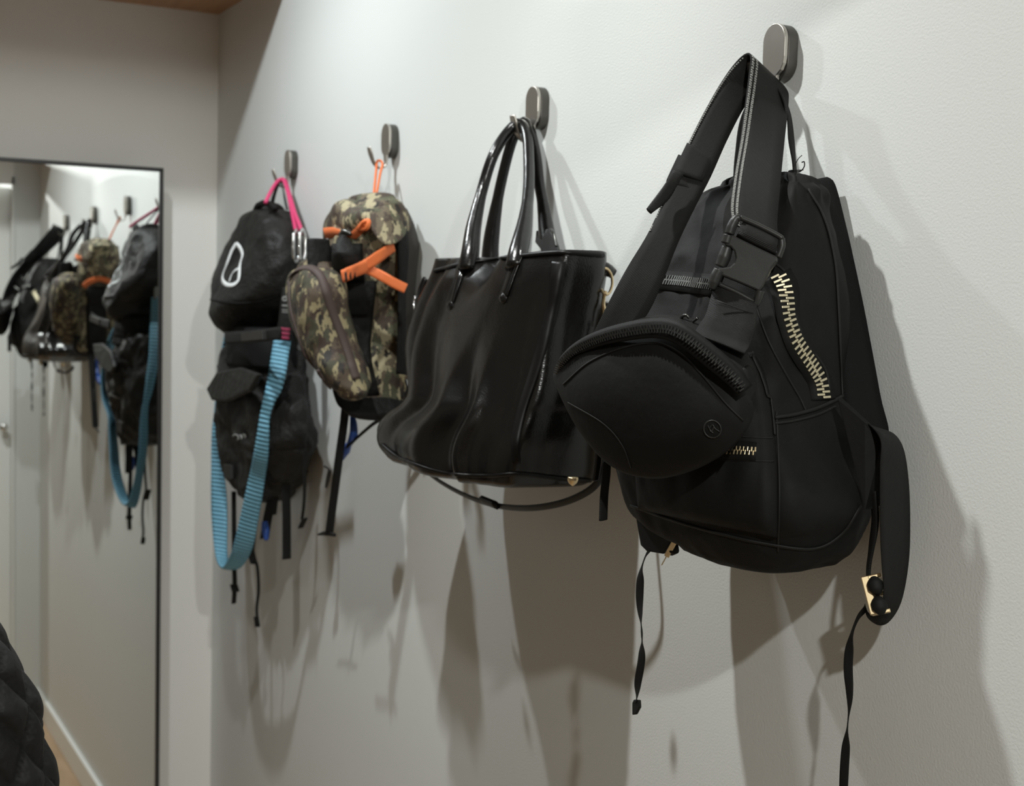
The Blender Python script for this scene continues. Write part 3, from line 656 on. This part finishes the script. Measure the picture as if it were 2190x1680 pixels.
rows = [(552, 930, 1296, .080, .050, 3.2), (590, 922, 1296, .084, .055, 3.2), (625, 908, 1290, .087, .060, 3.0), (665, 894, 1284, .089, .064, 2.9), (740, 880, 1278, .093, .070, 2.7), (795, 880, 1277, .096, .075, 2.6),
        (835, 884, 1277, .099, .079, 2.6), (860, 882, 1277, .101, .082, 2.7), (885, 862, 1277, .103, .085, 2.8), (912, 828, 1276, .105, .088, 3.0), (942, 811, 1274, .106, .090, 3.2), (972, 815, 1272, .106, .090, 3.3), (996, 836, 1268, .105, .088, 3.3)]
def rim(V):
    V = V.copy(); zt = V[:, 2].max(); xd = PT(1038, 560, .13)[0]; m_ = np.exp(-((V[:, 0]-xd)/.024)**2)*np.exp(-(zt-V[:, 2])/.022)*(V[:, 1] < -.07)
    V[:, 2] -= m_*.016; V[:, 1] += m_*.022
    xr = PT(1190, 530, .12)[0]; V[:, 2] += .010*np.exp(-((V[:, 0]-xr-.03)/.05)**2)*np.exp(-(zt-V[:, 2])/.03)
    return V
tb, TV = loft('body', rows, 'leather', TT, nr=80, nt=170, wr=(.003, 9, .35), seed=11, round_top=.001, round_bot=.014, folds=tf, post=rim)
# rim strip round the opening
def handle(pts, name='handle'):
    P = px(pts); return tube(name, P, [.0125, .0105, .0074, .0070, .0070, .0070, .0072, .0074, .0105, .0125], 'leather', TT, n=18, steps=90)
handle([(1000, 578, .132), (1006, 540, .126), (1014, 480, .110), (1033, 400, .088), (1056, 330, .074), (1088, 280, .048), (1112, 264, .036), (1127, 290, .036), (1131, 350, .052), (1130, 410, .072), (1122, 480, .100), (1108, 540, .124), (1102, 575, .132)])
handle([(1048, 570, .045), (1050, 520, .046), (1060, 450, .045), (1074, 380, .042), (1094, 305, .036), (1116, 262, .026), (1132, 275, .022), (1146, 330, .022), (1153, 390, .024), (1162, 440, .028), (1170, 500, .034), (1180, 550, .04)])
for a, b, l in (((992, 560), (965, 655), 'near'), ((1110, 545), (1077, 640), 'far')):
    q = [(a[0]+(b[0]-a[0])*f, a[1]+(b[1]-a[1])*f) for f in (0, .3, .6, .9)]
    hb = strip('handle_tab', TV, q, [.021, .017, .015, .0145], .0030, 'leather', TT, n=40); hb['_o'] = list(TT['_o'])
    P0, N0 = hit(TV, b[0], b[1]-3); tube('tab_stud', [P0-N0*.001, P0+N0*.0015, P0+N0*.0036, P0+N0*.0048], [.0072, .0072, .0055, .001], 'leather', hb, n=16)
    strip('stitching', TV, [(x-6, y) for x, y in q], .0008, .0006, 'piping', hb, n=30, lift=.003)
    strip('stitching', TV, [(x+6, y) for x, y in q], .0008, .0006, 'piping', hb, n=30, lift=.003)
strip('corner_strip', TV, [(1196, 560), (1186, 640), (1166, 720), (1142, 800), (1116, 880), (1104, 940), (1106, 990)], [.016, .014, .014, .013, .012, .011, .010], .0028, 'leather_dark', TT, n=80)
strip('rim_edge', TV, [(930, 580), (985, 566), (1050, 556), (1110, 548), (1200, 540), (1290, 546)], .005, .0030, 'leather_dark', TT, n=60, lift=.0)
strip('bottom_piping', TV, [(818, 950), (860, 980), (950, 1010), (1040, 1016), (1110, 1012), (1200, 1022), (1262, 1026)], .0042, .0034, 'leather_dark', TT, n=70)
for q in ((855, 980), (1110, 1018), (1225, 1030)):
    P0 = PT(q[0], q[1]-2, .13); tube('foot_stud', [P0+(0, 0, .004), P0, P0-(0, 0, .004), P0-(0, 0, .0055)], [.006, .006, .0045, .001], 'brass', TT, n=14)
# clasp strap at the rear handle
plate('closing_strap', [(1145, 492, .04), (1178, 492, .036), (1192, 520, .05), (1198, 545, .06), (1168, 545, .055), (1148, 520, .045)], .004, 'leather_dark', TT)
tube('strap_ring', px([(1178, 490, .052), (1184, 498, .056), (1188, 515, .058), (1190, 526, .06)]), .0018, 'gunmetal', TT, n=8)
# right side ring and clip
tube('ring_tab', px([(1282, 578, .055), (1290, 572, .052), (1304, 580, .04), (1312, 586, .035)]), [.006, .0075, .0075, .006], 'leather', TT, n=14)
Q = px([(1288, 572, .058), (1280, 590, .058), (1283, 612, .058), (1292, 628, .058), (1302, 627, .052), (1309, 610, .046), (1308, 590, .044), (1300, 576, .05)])
dr = tube('d_ring', Q, .0017, 'brass', TT, n=10, closed=True)
tube('snap_clip', px([(1294, 622, .056), (1291, 640, .056), (1290, 652, .056), (1292, 668, .056), (1291, 700, .056)]), [.0026, .0022, .0030, .0024, .002], 'brass', TT, n=10)
tube('strap_loop', px([(912, 596, .122), (906, 610, .125), (899, 640, .128), (893, 668, .130), (891, 660, .127), (897, 620, .121), (908, 592, .116)]), .0024, 'leather_dark', TT, n=8)
tube('d_ring', px([(888, 634, .128), (885, 650, .13), (888, 664, .131), (892, 655, .127), (892, 640, .124)]), .0016, 'silver', TT, n=8, closed=True)
sp = band('shoulder_strap', [(898, 985, .10), (905, 1002, .10), (950, 1035, .10), (1010, 1065, .10), (1070, 1082, .10), (1130, 1086, .10), (1190, 1078, .095), (1240, 1060, .09), (1275, 1035, .085), (1290, 1000, .08), (1296, 900, .07), (1300, 760, .062), (1298, 690, .058)], .0085, (.25, -.45, .6), .003, 'leather_dark', TT, n=110)
sp['_o'] = list(TT['_o'])
band('strap_adjuster', [(1032, 1068, .105), (1062, 1080, .105)], .011, (.25, -.45, .6), .007, 'leather_dark', sp, n=8)

# ================================================================== CAMOUFLAGE PACK (hook 3)
CP = thing('backpack', 'camouflage pack with orange straps and a black mesh side pocket, hanging from the third hook', 'backpack', (1.06, -.08, 1.60))
rows = [(428, 745, 848, .07, .030, 2.3), (445, 722, 862, .072, .040, 2.4), (475, 712, 872, .074, .050, 2.6), (520, 705, 872, .075, .056, 3.0), (600, 708, 868, .076, .058, 3.4), (700, 718, 862, .076, .058, 3.4), (790, 728, 860, .076, .057, 3.4), (845, 736, 858, .075, .054, 3.0), (870, 752, 852, .073, .046, 2.6)]
cbody, CV = loft('body', rows, 'camo_fabric', CP, nr=60, nt=120, wr=(.011, 10, .6), seed=5, round_top=.012, round_bot=.01)
hood, HV = pillow('hood_flap', [(694, 500, .115), (700, 470, .112), (725, 438, .105), (760, 428, .095), (800, 432, .080), (850, 428, .055), (870, 470, .045)], [(690, 512, .120), (715, 505, .122), (750, 505, .118), (790, 490, .108), (815, 520, .10), (845, 520, .08), (868, 500, .055)], .022, .02, 'camo_fabric', CP, ns=50, ntt=36, wr=(.02, 16), seed=3)
rows = [(812, 728, 852, .078, .064, 3.2), (840, 730, 858, .078, .064, 3.2), (865, 742, 862, .077, .060, 2.8), (882, 768, 852, .075, .05, 2.4)]
base, BSV = loft('base_panel', rows, 'mesh_black', CP, nr=24, nt=80, wr=(.006, 10, .6), seed=8, round_top=.004, round_bot=.012)
patch('mesh_pocket', CV, [(735, 600), (730, 700), (740, 790), (760, 850)], [(806, 600), (796, 700), (794, 760), (812, 845)], .010, 'mesh_black', CP, ns=24, nt=36, edge=.15)
MIRROR_VIEW = True
patch('mesh_pocket', CV, [(186, 612), (184, 700), (188, 765)], [(226, 612), (228, 700), (226, 765)], .010, 'mesh_black', CP, ns=20, nt=30, edge=.15)
o_ = strip('orange_strap', CV, [(180, 610), (192, 599), (212, 593), (236, 600)], .016, .003, 'orange_webbing', CP, n=24, lift=.011)
MIRROR_VIEW = False
# pouch on the front
rows = [(572, 640, 712, .160, .022, 2.4), (585, 620, 732, .163, .030, 2.6), (620, 612, 742, .166, .036, 2.7), (680, 622, 748, .164, .038, 2.7), (740, 645, 764, .158, .038, 2.7), (785, 672, 782, .152, .036, 2.6), (820, 700, 790, .146, .03, 2.4), (838, 722, 785, .142, .02, 2.2)]
po, POV = loft('front_pouch', rows, 'camo_dark', CP, nr=50, nt=90, wr=(.006, 14, .8), seed=15, round_top=.014, round_bot=.012)
strip('binding', POV, [(622, 590), (640, 576), (665, 574), (685, 590), (698, 625), (712, 670), (732, 720), (748, 765), (762, 810)], .013, .0024, 'brown_binding', po, n=70)
strip('binding', POV, [(618, 600), (622, 660), (636, 710), (652, 755), (680, 800), (706, 828)], .009, .002, 'brown_binding', po, n=50)
# bottle pockets
bt, _ = loft('bottle_pocket', [(512, 656, 704, .165, .018, 2.6), (530, 656, 706, .165, .019, 2.6), (560, 658, 708, .165, .019, 2.6), (580, 660, 708, .165, .018, 2.6)], 'mesh_black', CP, nr=14, nt=40, round_top=.002, round_bot=.004)
bt2, _ = loft('bottle_pocket', [(506, 728, 738, .146, .006, 2), (518, 720, 752, .146, .012, 2), (535, 712, 764, .146, .018, 2.2), (548, 709, 767, .145, .019, 2.4), (575, 712, 768, .138, .016, 2.6), (592, 716, 768, .13, .014, 2.6)], 'mesh_black', CP, nr=26, nt=40, round_top=.003, round_bot=.004)
patch('mesh_pocket', CV, [(712, 520), (712, 600)], [(775, 520), (780, 600)], .012, 'mesh_black', CP, ns=14, nt=14, edge=.2)
# back panel and shoulder strap by the wall
ribbon('shoulder_strap', [(848, 445, .040, 868, 450, .016), (856, 470, .042, 882, 480, .014), (860, 500, .044, 893, 520, .012), (860, 540, .046, 892, 545, .012), (860, 600, .046, 886, 600, .012), (858, 700, .046, 880, 700, .012), (858, 800, .046, 876, 800, .012), (860, 850, .046, 886, 850, .02)], .010, 'pad_brown', CP, n=60)
ribbon('back_panel', [(836, 450, .060, 862, 456, .040), (850, 520, .058, 872, 520, .036), (854, 650, .056, 866, 650, .036), (850, 800, .055, 866, 800, .036)], .008, 'mesh_black', CP, n=40)
# orange straps
def ob(pts, wd, wdir, par=CP, name='orange_strap', m='orange_webbing'): 
    o = band(name, pts, wd, wdir, .003, m, par, n=40); o['_o'] = list(CP['_o']); return o
def os_(pts, w_, lift=.004, name='orange_strap', bvh=None):
    o = strip(name, bvh or CV, pts, w_, .003, 'orange_webbing', CP, n=30, lift=lift); o['_o'] = list(CP['_o']); return o
def ob(pts, wd, wdir=(.1, 0, 1)):
    o = band('orange_strap', pts, wd, wdir, .003, 'orange_webbing', CP, n=40); o['_o'] = list(CP['_o']); return o
ob([(842, 526, .076), (815, 545, .100), (790, 562, .116), (768, 574, .126)], .017)
ob([(764, 570, .130), (790, 577, .114), (820, 592, .096), (845, 606, .080), (868, 617, .064)], .015, (-.1, .1, 1))
ll = ob([(732, 591, .162), (748, 584, .156), (764, 577, .140), (785, 569, .122)], .019)
for q in (739, 748, 757, 768):
    dd = .1655-(q-732)*.0006-max(0, q-750)*.0006; band('strap_stitch', [(q, 580+(745-q)*.4, dd), (q+2, 598+(745-q)*.4, dd)], .0035, (1, .5, 0), .001, 'mesh_black', ll, n=6)
os_([(704, 496), (720, 494), (738, 496)], .017, .006, bvh=HV)
os_([(748, 506), (765, 494), (778, 482), (790, 476)], .013, .006, bvh=HV)
P_, N_ = surf(HV, [(778, 484), (784, 474), (793, 476), (791, 487)], 6); tube('orange_loop', P_+N_*.008, .0035, 'orange_webbing', CP, n=8, closed=True)
P_, N_ = surf(HV, [(738, 496), (748, 490), (760, 492)], 5); tube('clear_clip', P_+N_*.010, [.003, .006, .003], 'gunmetal', CP, n=8)
oc = tube_mb(px([(799, 425, .052), (801, 400, .046), (804, 370, .038), (806, 347, .0335), (810, 343, .031), (815, 345, .0275), (818, 352, .0275), (813, 372, .036), (808, 400, .045), (802, 428, .053)]), .0020, n=8); oc.build('hang_cord', 'orange_webbing', CP)
# lower straps
band('waist_strap', [(742, 835, .10), (736, 900, .10), (727, 965, .10), (717, 1040, .10), (709, 1100, .10), (704, 1140, .10)], .0165, (.35, -.93, 0), .0028, 'webbing', CP, n=50)
band('strap_end', [(681, 1142, .10), (698, 1140, .10), (716, 1143, .10)], [.003, .008, .006], (0, -.4, 1), .004, 'webbing', CP)
tube('strap_clip', px([(694, 997, .105), (703, 1003, .105), (700, 1020, .105), (697, 1042, .105), (703, 1025, .105), (707, 1005, .105)]), .0020, 'plastic_dark', CP, n=6)
tube('blue_clip', px([(752, 880, .085), (756, 905, .085), (756, 930, .085), (748, 948, .085), (738, 962, .085), (730, 978, .085)]), [.003, .006, .007, .0045, .009, .006], 'blue_plastic', CP, n=10)
tube('side_cord', px([(742, 955, .09), (770, 930, .08), (800, 905, .07), (835, 885, .06), (868, 868, .05)]), [.0025, .0025, .003, .004, .005], 'webbing', CP, n=8)
plate('side_clip', [(858, 800, .05), (880, 806, .045), (890, 842, .045), (872, 862, .05), (860, 845, .055)], .008, 'camo_dark', CP)
tube('side_clip', px([(870, 812, .06), (874, 830, .06), (870, 848, .06), (880, 838, .05), (884, 822, .05)]), .004, 'plastic_dark', CP, n=8)

# ================================================================== BLACK HIKING PACK (hook 4)
HP = thing('backpack', 'crinkled black hiking pack with a white clip emblem on its lid, hanging nearest the corner', 'backpack', (.56, -.09, 1.60))
rows = [(752, 486, 640, .064, .048, 2.1), (775, 484, 645, .066, .052, 2.1), (800, 478, 648, .070, .060, 2.0), (828, 474, 652, .072, .063, 2.0), (850, 472, 656, .073, .063, 2.0), (880, 470, 662, .073, .063, 2.0),
        (920, 470, 668, .073, .062, 2.0), (950, 472, 664, .072, .060, 2.0), (985, 482, 652, .070, .056, 2.0), (1020, 492, 636, .067, .050, 2.0), (1050, 512, 620, .064, .044, 2.0)]
hb, HBV = loft('body', rows, 'crinkle_nylon', HP, nr=60, nt=110, wr=(.017, 14, .9), seed=21, round_top=.02, round_bot=.01)
rows = [(445, 552, 600, .055, .024, 2.2), (458, 522, 618, .060, .036, 2.3), (490, 500, 634, .064, .044, 2.4), (530, 484, 640, .068, .050, 2.4), (580, 466, 643, .074, .060, 2.4), (630, 455, 640, .082, .072, 2.5), (662, 450, 632, .086, .078, 2.6), (690, 460, 622, .084, .072, 2.6), (712, 480, 612, .08, .062, 2.6)]
lid, LV = loft('lid', rows, 'crinkle_nylon', HP, nr=56, nt=110, wr=(.010, 13, .9), seed=31, round_top=.012, round_bot=.008)
rows = [(700, 482, 628, .080, .052, 2.8), (740, 484, 636, .080, .052, 2.8), (780, 482, 640, .080, .055, 2.8)]
loft('neck', rows, 'pad_fabric', HP, nr=12, nt=60, round_top=.004, round_bot=.004)
# white printed clip outline on the lid
def logo(pts, w_): 
    mb_ = MB(); strip_mb(LV, pts, w_, .0006, 60, .0008, mb=mb_); return mb_
lm = MB()
for pts, w_ in (([(506, 521), (514, 530), (519, 545), (515, 560), (513, 572), (512, 588), (510, 600), (502, 608), (493, 610), (484, 608), (477, 600), (477, 588), (483, 572), (490, 553), (497, 535), (506, 521)], .0085),
                ([(512, 574), (503, 579), (496, 588), (491, 602)], .006)):
    b_ = logo(pts, w_); lm.add(b_.v, b_.f, b_.uv)
lm.build('emblem', 'white_print', HP, label='white printed clip emblem')
lm = MB()
for pts in ([(498, 932), (506, 929), (512, 936), (508, 940)], [(513, 930), (518, 934), (516, 938)], [(520, 928), (526, 932), (524, 936)]):
    strip_mb(HBV, pts, .003, .0006, 16, .001, mb=lm)
lm.build('printed_mark', 'grey_print', HP, label='small pale printed mark')
strip('seam', LV, [(452, 640), (500, 648), (560, 642), (620, 620)], .005, .003, 'nylon', HP, n=50)
tube('grab_loop', px([(545, 455, .085), (552, 440, .085), (566, 434, .082), (580, 438, .078), (590, 448, .074)]), .006, 'nylon', HP, n=8)
ribbon('hang_loop', [(574, 446, .07, 584, 446, .066), (582, 420, .056, 589, 420, .052), (590, 398, .042, 596, 398, .038), (597, 388, .034, 602, 388, .030), (603, 398, .026, 606, 400, .024), (607, 425, .026, 611, 425, .022), (612, 448, .03, 616, 448, .026)], .0025, 'webbing', HP, n=50)
plate('lid_buckle', [(520, 712, .15), (566, 706, .15), (567, 726, .15), (522, 730, .15)], .010, 'black_plastic', HP)
band('lid_strap', [(482, 722, .15), (540, 719, .15), (600, 712, .14)], .022, (0, 0, 1), .004, 'webbing', HP)
patch('side_pocket', HBV, [(588, 810), (580, 880), (585, 960)], [(640, 790), (658, 880), (655, 960)], .012, 'crinkle_nylon', HP, ns=20, nt=26, edge=.2)
plate('side_flap', [(446, 832, .155), (470, 795, .15), (515, 785, .15), (560, 800, .145), (540, 835, .15), (490, 858, .155), (458, 856, .155)], .012, 'crinkle_nylon', HP, bevel=.004)
# hanging straps
def hs(pts, wd, d=.07, wdir=(.25, -.95, 0), name='hanging_strap'):
    return band(name, [(a, b, d) for a, b in pts], wd, wdir, .0026, 'webbing', HP, n=40)
hs([(612, 1000), (612, 1060), (613, 1120), (613, 1195)], .0180)
hs([(653, 960), (652, 1020), (650, 1075), (646, 1110)], .006)
hs([(652, 1108), (643, 1128)], .011, name='strap_end')
hs([(500, 1050), (501, 1200), (502, 1250), (500, 1290)], .010, d=.11)
hs([(500, 1250), (504, 1264)], .016, d=.11, name='strap_end')
hs([(548, 1060), (546, 1130), (541, 1185), (550, 1210), (553, 1260), (549, 1300), (552, 1338)], .006)
hs([(548, 1318), (551, 1340)], .011, name='strap_end')
hs([(534, 1168), (543, 1205)], .016, name='strap_end')
hs([(590, 1010), (582, 1060), (572, 1110), (566, 1150)], .020)
hs([(600, 1000), (590, 1060), (585, 1100)], .012)
tube('strap_clip', px([(566, 1115, .08), (568, 1135, .08), (570, 1155, .08)]), [.006, .008, .004], 'blue_plastic', HP, n=8)
for (x, y) in ((488, 1010),):
    plate('side_buckle', [(x-8, y-18, .13), (x+8, y-16, .13), (x+9, y+14, .13), (x-7, y+12, .13)], .006, 'black_plastic', HP)

# ================================================================== BLUE LEASH (hook 4)
LS = thing('leash', 'ribbed light blue webbing leash on a pink cord, looped before the black hiking pack', 'leash', (.57, -.2, 1.30))
bl = ribbon('blue_webbing', [(587, 722, .102, 622, 727, .078), (582, 750, .110, 617, 757, .086), (577, 785, .119, 612, 792, .096), (571, 820, .126, 602, 832, .106), (564, 850, .132, 588, 858, .116), (557, 885, .136, 577, 890, .123), (551, 925, .138, 575, 930, .123), (543, 970, .138, 573, 978, .118),
      (535, 1010, .132, 567, 1020, .109), (525, 1055, .134, 560, 1066, .109), (515, 1100, .136, 552, 1112, .109), (505, 1145, .138, 544, 1156, .109), (494, 1182, .138, 532, 1190, .108), (482, 1206, .135, 514, 1212, .107), (473, 1212, .132, 494, 1215, .107), (463, 1195, .129, 488, 1200, .105),
      (457, 1160, .126, 486, 1165, .102), (453, 1100, .122, 486, 1105, .098), (452, 1050, .119, 484, 1055, .095), (452, 1000, .118, 478, 1003, .096), (452, 950, .117, 472, 952, .099), (454, 915, .114, 468, 916, .100), (459, 880, .109, 471, 880, .094), (463, 840, .105, 475, 840, .088), (470, 790, .099, 481, 790, .081), (475, 750, .096, 485, 750, .077), (479, 728, .094, 489, 728, .074), (487, 690, .090, 497, 690, .070), (497, 640, .085, 506, 640, .068)],
      .003, 'blue_webbing', LS, n=900, ridge=(.0085, .0022))
tube('grey_cord', px([(501, 645, .077), (508, 600, .075), (518, 550, .072), (532, 500, .07), (545, 462, .075), (560, 440, .08)]), [.006, .005, .005, .005, .004], 'grey_print', LS, n=10)
tube('cord_bead', px([(530, 512, .07), (533, 503, .07), (536, 494, .07)]), [.004, .009, .004], 'silver', LS, n=12)
bl['_o'] = list(LS['_o'])
et = ribbon('end_tab', [(604, 615, .088, 630, 615, .070), (600, 650, .093, 630, 652, .072), (595, 690, .098, 627, 693, .075), (587, 724, .1025, 622, 729, .0785)], .005, 'nylon_lighter', LS, n=30)
et['_o'] = list(LS['_o'])
for v in (699, 708, 717):
    f = (v-690)/34
    ribbon('pink_stripe', [(597-f*7, v, .1015+f*.003, 622-f*4, v+3, .0845+f*.002), (596-f*7, v+6, .102+f*.003, 621-f*4, v+9, .085+f*.002)], .0015, 'pink_stripe', et, n=6)
pm = MB(); c = PT(609, 639, .091); tube_mb(np.array([c+RT*.0035*math.cos(q)+UP*.0035*math.sin(q) for q in np.linspace(0, 6.28, 10, endpoint=False)]), .0018, n=6, closed=True, mb=pm)
for v in (653, 662, 667):
    band_mb(px([(603, v, .098), (616, v+1, .090)]), .0018 if v > 655 else .003, (0, 0, 1), .0008, 8, mb=pm)
pm.build('printed_mark', 'grey_print', et, label='small pale printed mark')
tube('pink_cord', px([(568, 433, .09), (575, 418, .075), (586, 398, .05), (596, 386, .036), (606, 385, .026), (614, 405, .028), (622, 440, .035), (630, 480, .045), (634, 500, .05)]), .0038, 'pink_cord', LS, n=10)
tube('pink_cord', px([(596, 388, .034), (602, 383, .028), (610, 388, .022), (620, 420, .028), (630, 455, .036), (640, 480, .042), (646, 498, .045)]), .0042, 'pink_cord', LS, n=10)
def biner(cx, cy, top, bot, d):
    w2 = 5; P = px([(cx-w2, top+10, d+.008), (cx, top, d), (cx+w2, top+10, d-.008), (cx+w2+2, (top+bot)/2, d-.01), (cx+w2, bot-10, d-.008), (cx, bot, d), (cx-w2, bot-10, d+.008), (cx-w2-1, (top+bot)/2, d+.01)])
    return tube('carabiner', P, .0030, 'silver', LS, n=10, closed=True)
biner(633, 525, 492, 560, .055); biner(646, 525, 490, 560, .048)
tube('carabiner_link', px([(645, 556, .05), (643, 580, .055), (633, 600, .066), (618, 618, .078)]), [.006, .008, .009, .008], 'nylon', LS, n=10)

# ================================================================== QUILTED JACKET (foreground left)
JK = thing('jacket', 'black diamond-quilted jacket hanging at the left edge of the picture, nearest the camera', 'jacket', (1.95, -.98, .75))
def quilt(V, p=.075, dep=.0075): return V
def jloft(name, prof, m, par, nt=150, nr=160, q=True, seed=0):
    R = catmull(np.array(prof, float), nr); V = []
    for (z, cx, cy, hx, hy) in R:
        for j in range(nt):
            th = 2*math.pi*j/nt; c, s = math.cos(th), math.sin(th); e = 2/2.3
            x = hx*math.copysign(abs(c)**e, c); y = hy*math.copysign(abs(s)**e, s); d = 0
            if q:
                sarc = th*(hx+hy)/2*1.05; p = .062; a, b = (sarc*1.3+z)/p, (sarc*1.3-z)/p
                h = min(abs(math.sin(math.pi*a)), abs(math.sin(math.pi*b))); d = .010*(h**.45)-.004+.0045*noise.noise(Vector((x*22, y*22, z*26+seed)))
            V.append((cx+x+c*d, cy+y+s*d, z))
    F = [(i*nt+j, i*nt+(j+1) % nt, (i+1)*nt+(j+1) % nt, (i+1)*nt+j) for i in range(nr-1) for j in range(nt)]+[tuple(range(nt-1, -1, -1)), tuple(range((nr-1)*nt, nr*nt))]
    return lin(name, V, F, m, par)
jx = 1.93
jloft('body', [(1.475, jx, -.985, .03, .05), (1.465, jx, -.985, .06, .10), (1.44, jx, -.985, .075, .165), (1.40, jx, -.985, .085, .205), (1.33, jx, -.985, .095, .225), (1.2, jx, -.985, .10, .235), (1.0, jx, -.985, .105, .24), (.78, jx, -.985, .11, .245)], 'quilt_black', JK, seed=3)
jloft('sleeve', [(1.440, jx, -.82, .03, .03), (1.415, jx, -.806, .055, .05), (1.385, jx, -.783, .066, .058), (1.33, jx, -.764, .07, .062), (1.25, jx+.0, -.743, .07, .060), (1.15, jx+.0, -.726, .068, .058), (1.0, jx+.01, -.71, .062, .054), (.85, jx+.02, -.70, .056, .05)], 'quilt_black', JK, nt=110, seed=6)
jloft('sleeve', [(1.446, jx, -1.15, .03, .03), (1.425, jx, -1.165, .05, .04), (1.37, jx, -1.18, .062, .045), (1.2, jx, -1.20, .066, .045), (.95, jx, -1.205, .06, .045), (.85, jx, -1.205, .056, .045)], 'quilt_black', JK, nt=90, seed=8)
jloft('collar', [(1.53, jx, -.985, .055, .07), (1.50, jx, -.985, .06, .078), (1.46, jx, -.985, .065, .09)], 'quilt_black', JK, nt=80, nr=30, q=False)
HG = thing('coat_hanger', 'metal coat hanger holding the quilted jacket, out of view at the left', 'hanger', (jx, -.985, 1.45))
tube('hanger_hook', [(jx, -.985, 1.45), (jx, -.985, 1.56), (jx, -.985, 1.60), (jx+.015, -.985, 1.625), (jx, -.985, 1.652), (jx-.018, -.985, 1.637)], .002, 'silver', HG, n=8)
tube('hanger_bar', [(jx, -.84, 1.42), (jx, -.985, 1.462), (jx, -1.13, 1.42)], .005, 'silver', HG, n=8)
HR = thing('coat_rail', 'plain metal rail fixed to the left wall, carrying the jacket hanger, out of view', 'rail', (jx, WL, 1.63))
tube('rail', [(jx-.35, -.985, 1.634), (jx, -.985, 1.634), (jx+.35, -.985, 1.634)], .011, 'gunmetal', HR, n=16)
for dx in (-.33, .33): tube('bracket', [(jx+dx, WL+.001, 1.634), (jx+dx, -1.4, 1.634), (jx+dx, -.985, 1.634)], .009, 'gunmetal', HR, n=12)
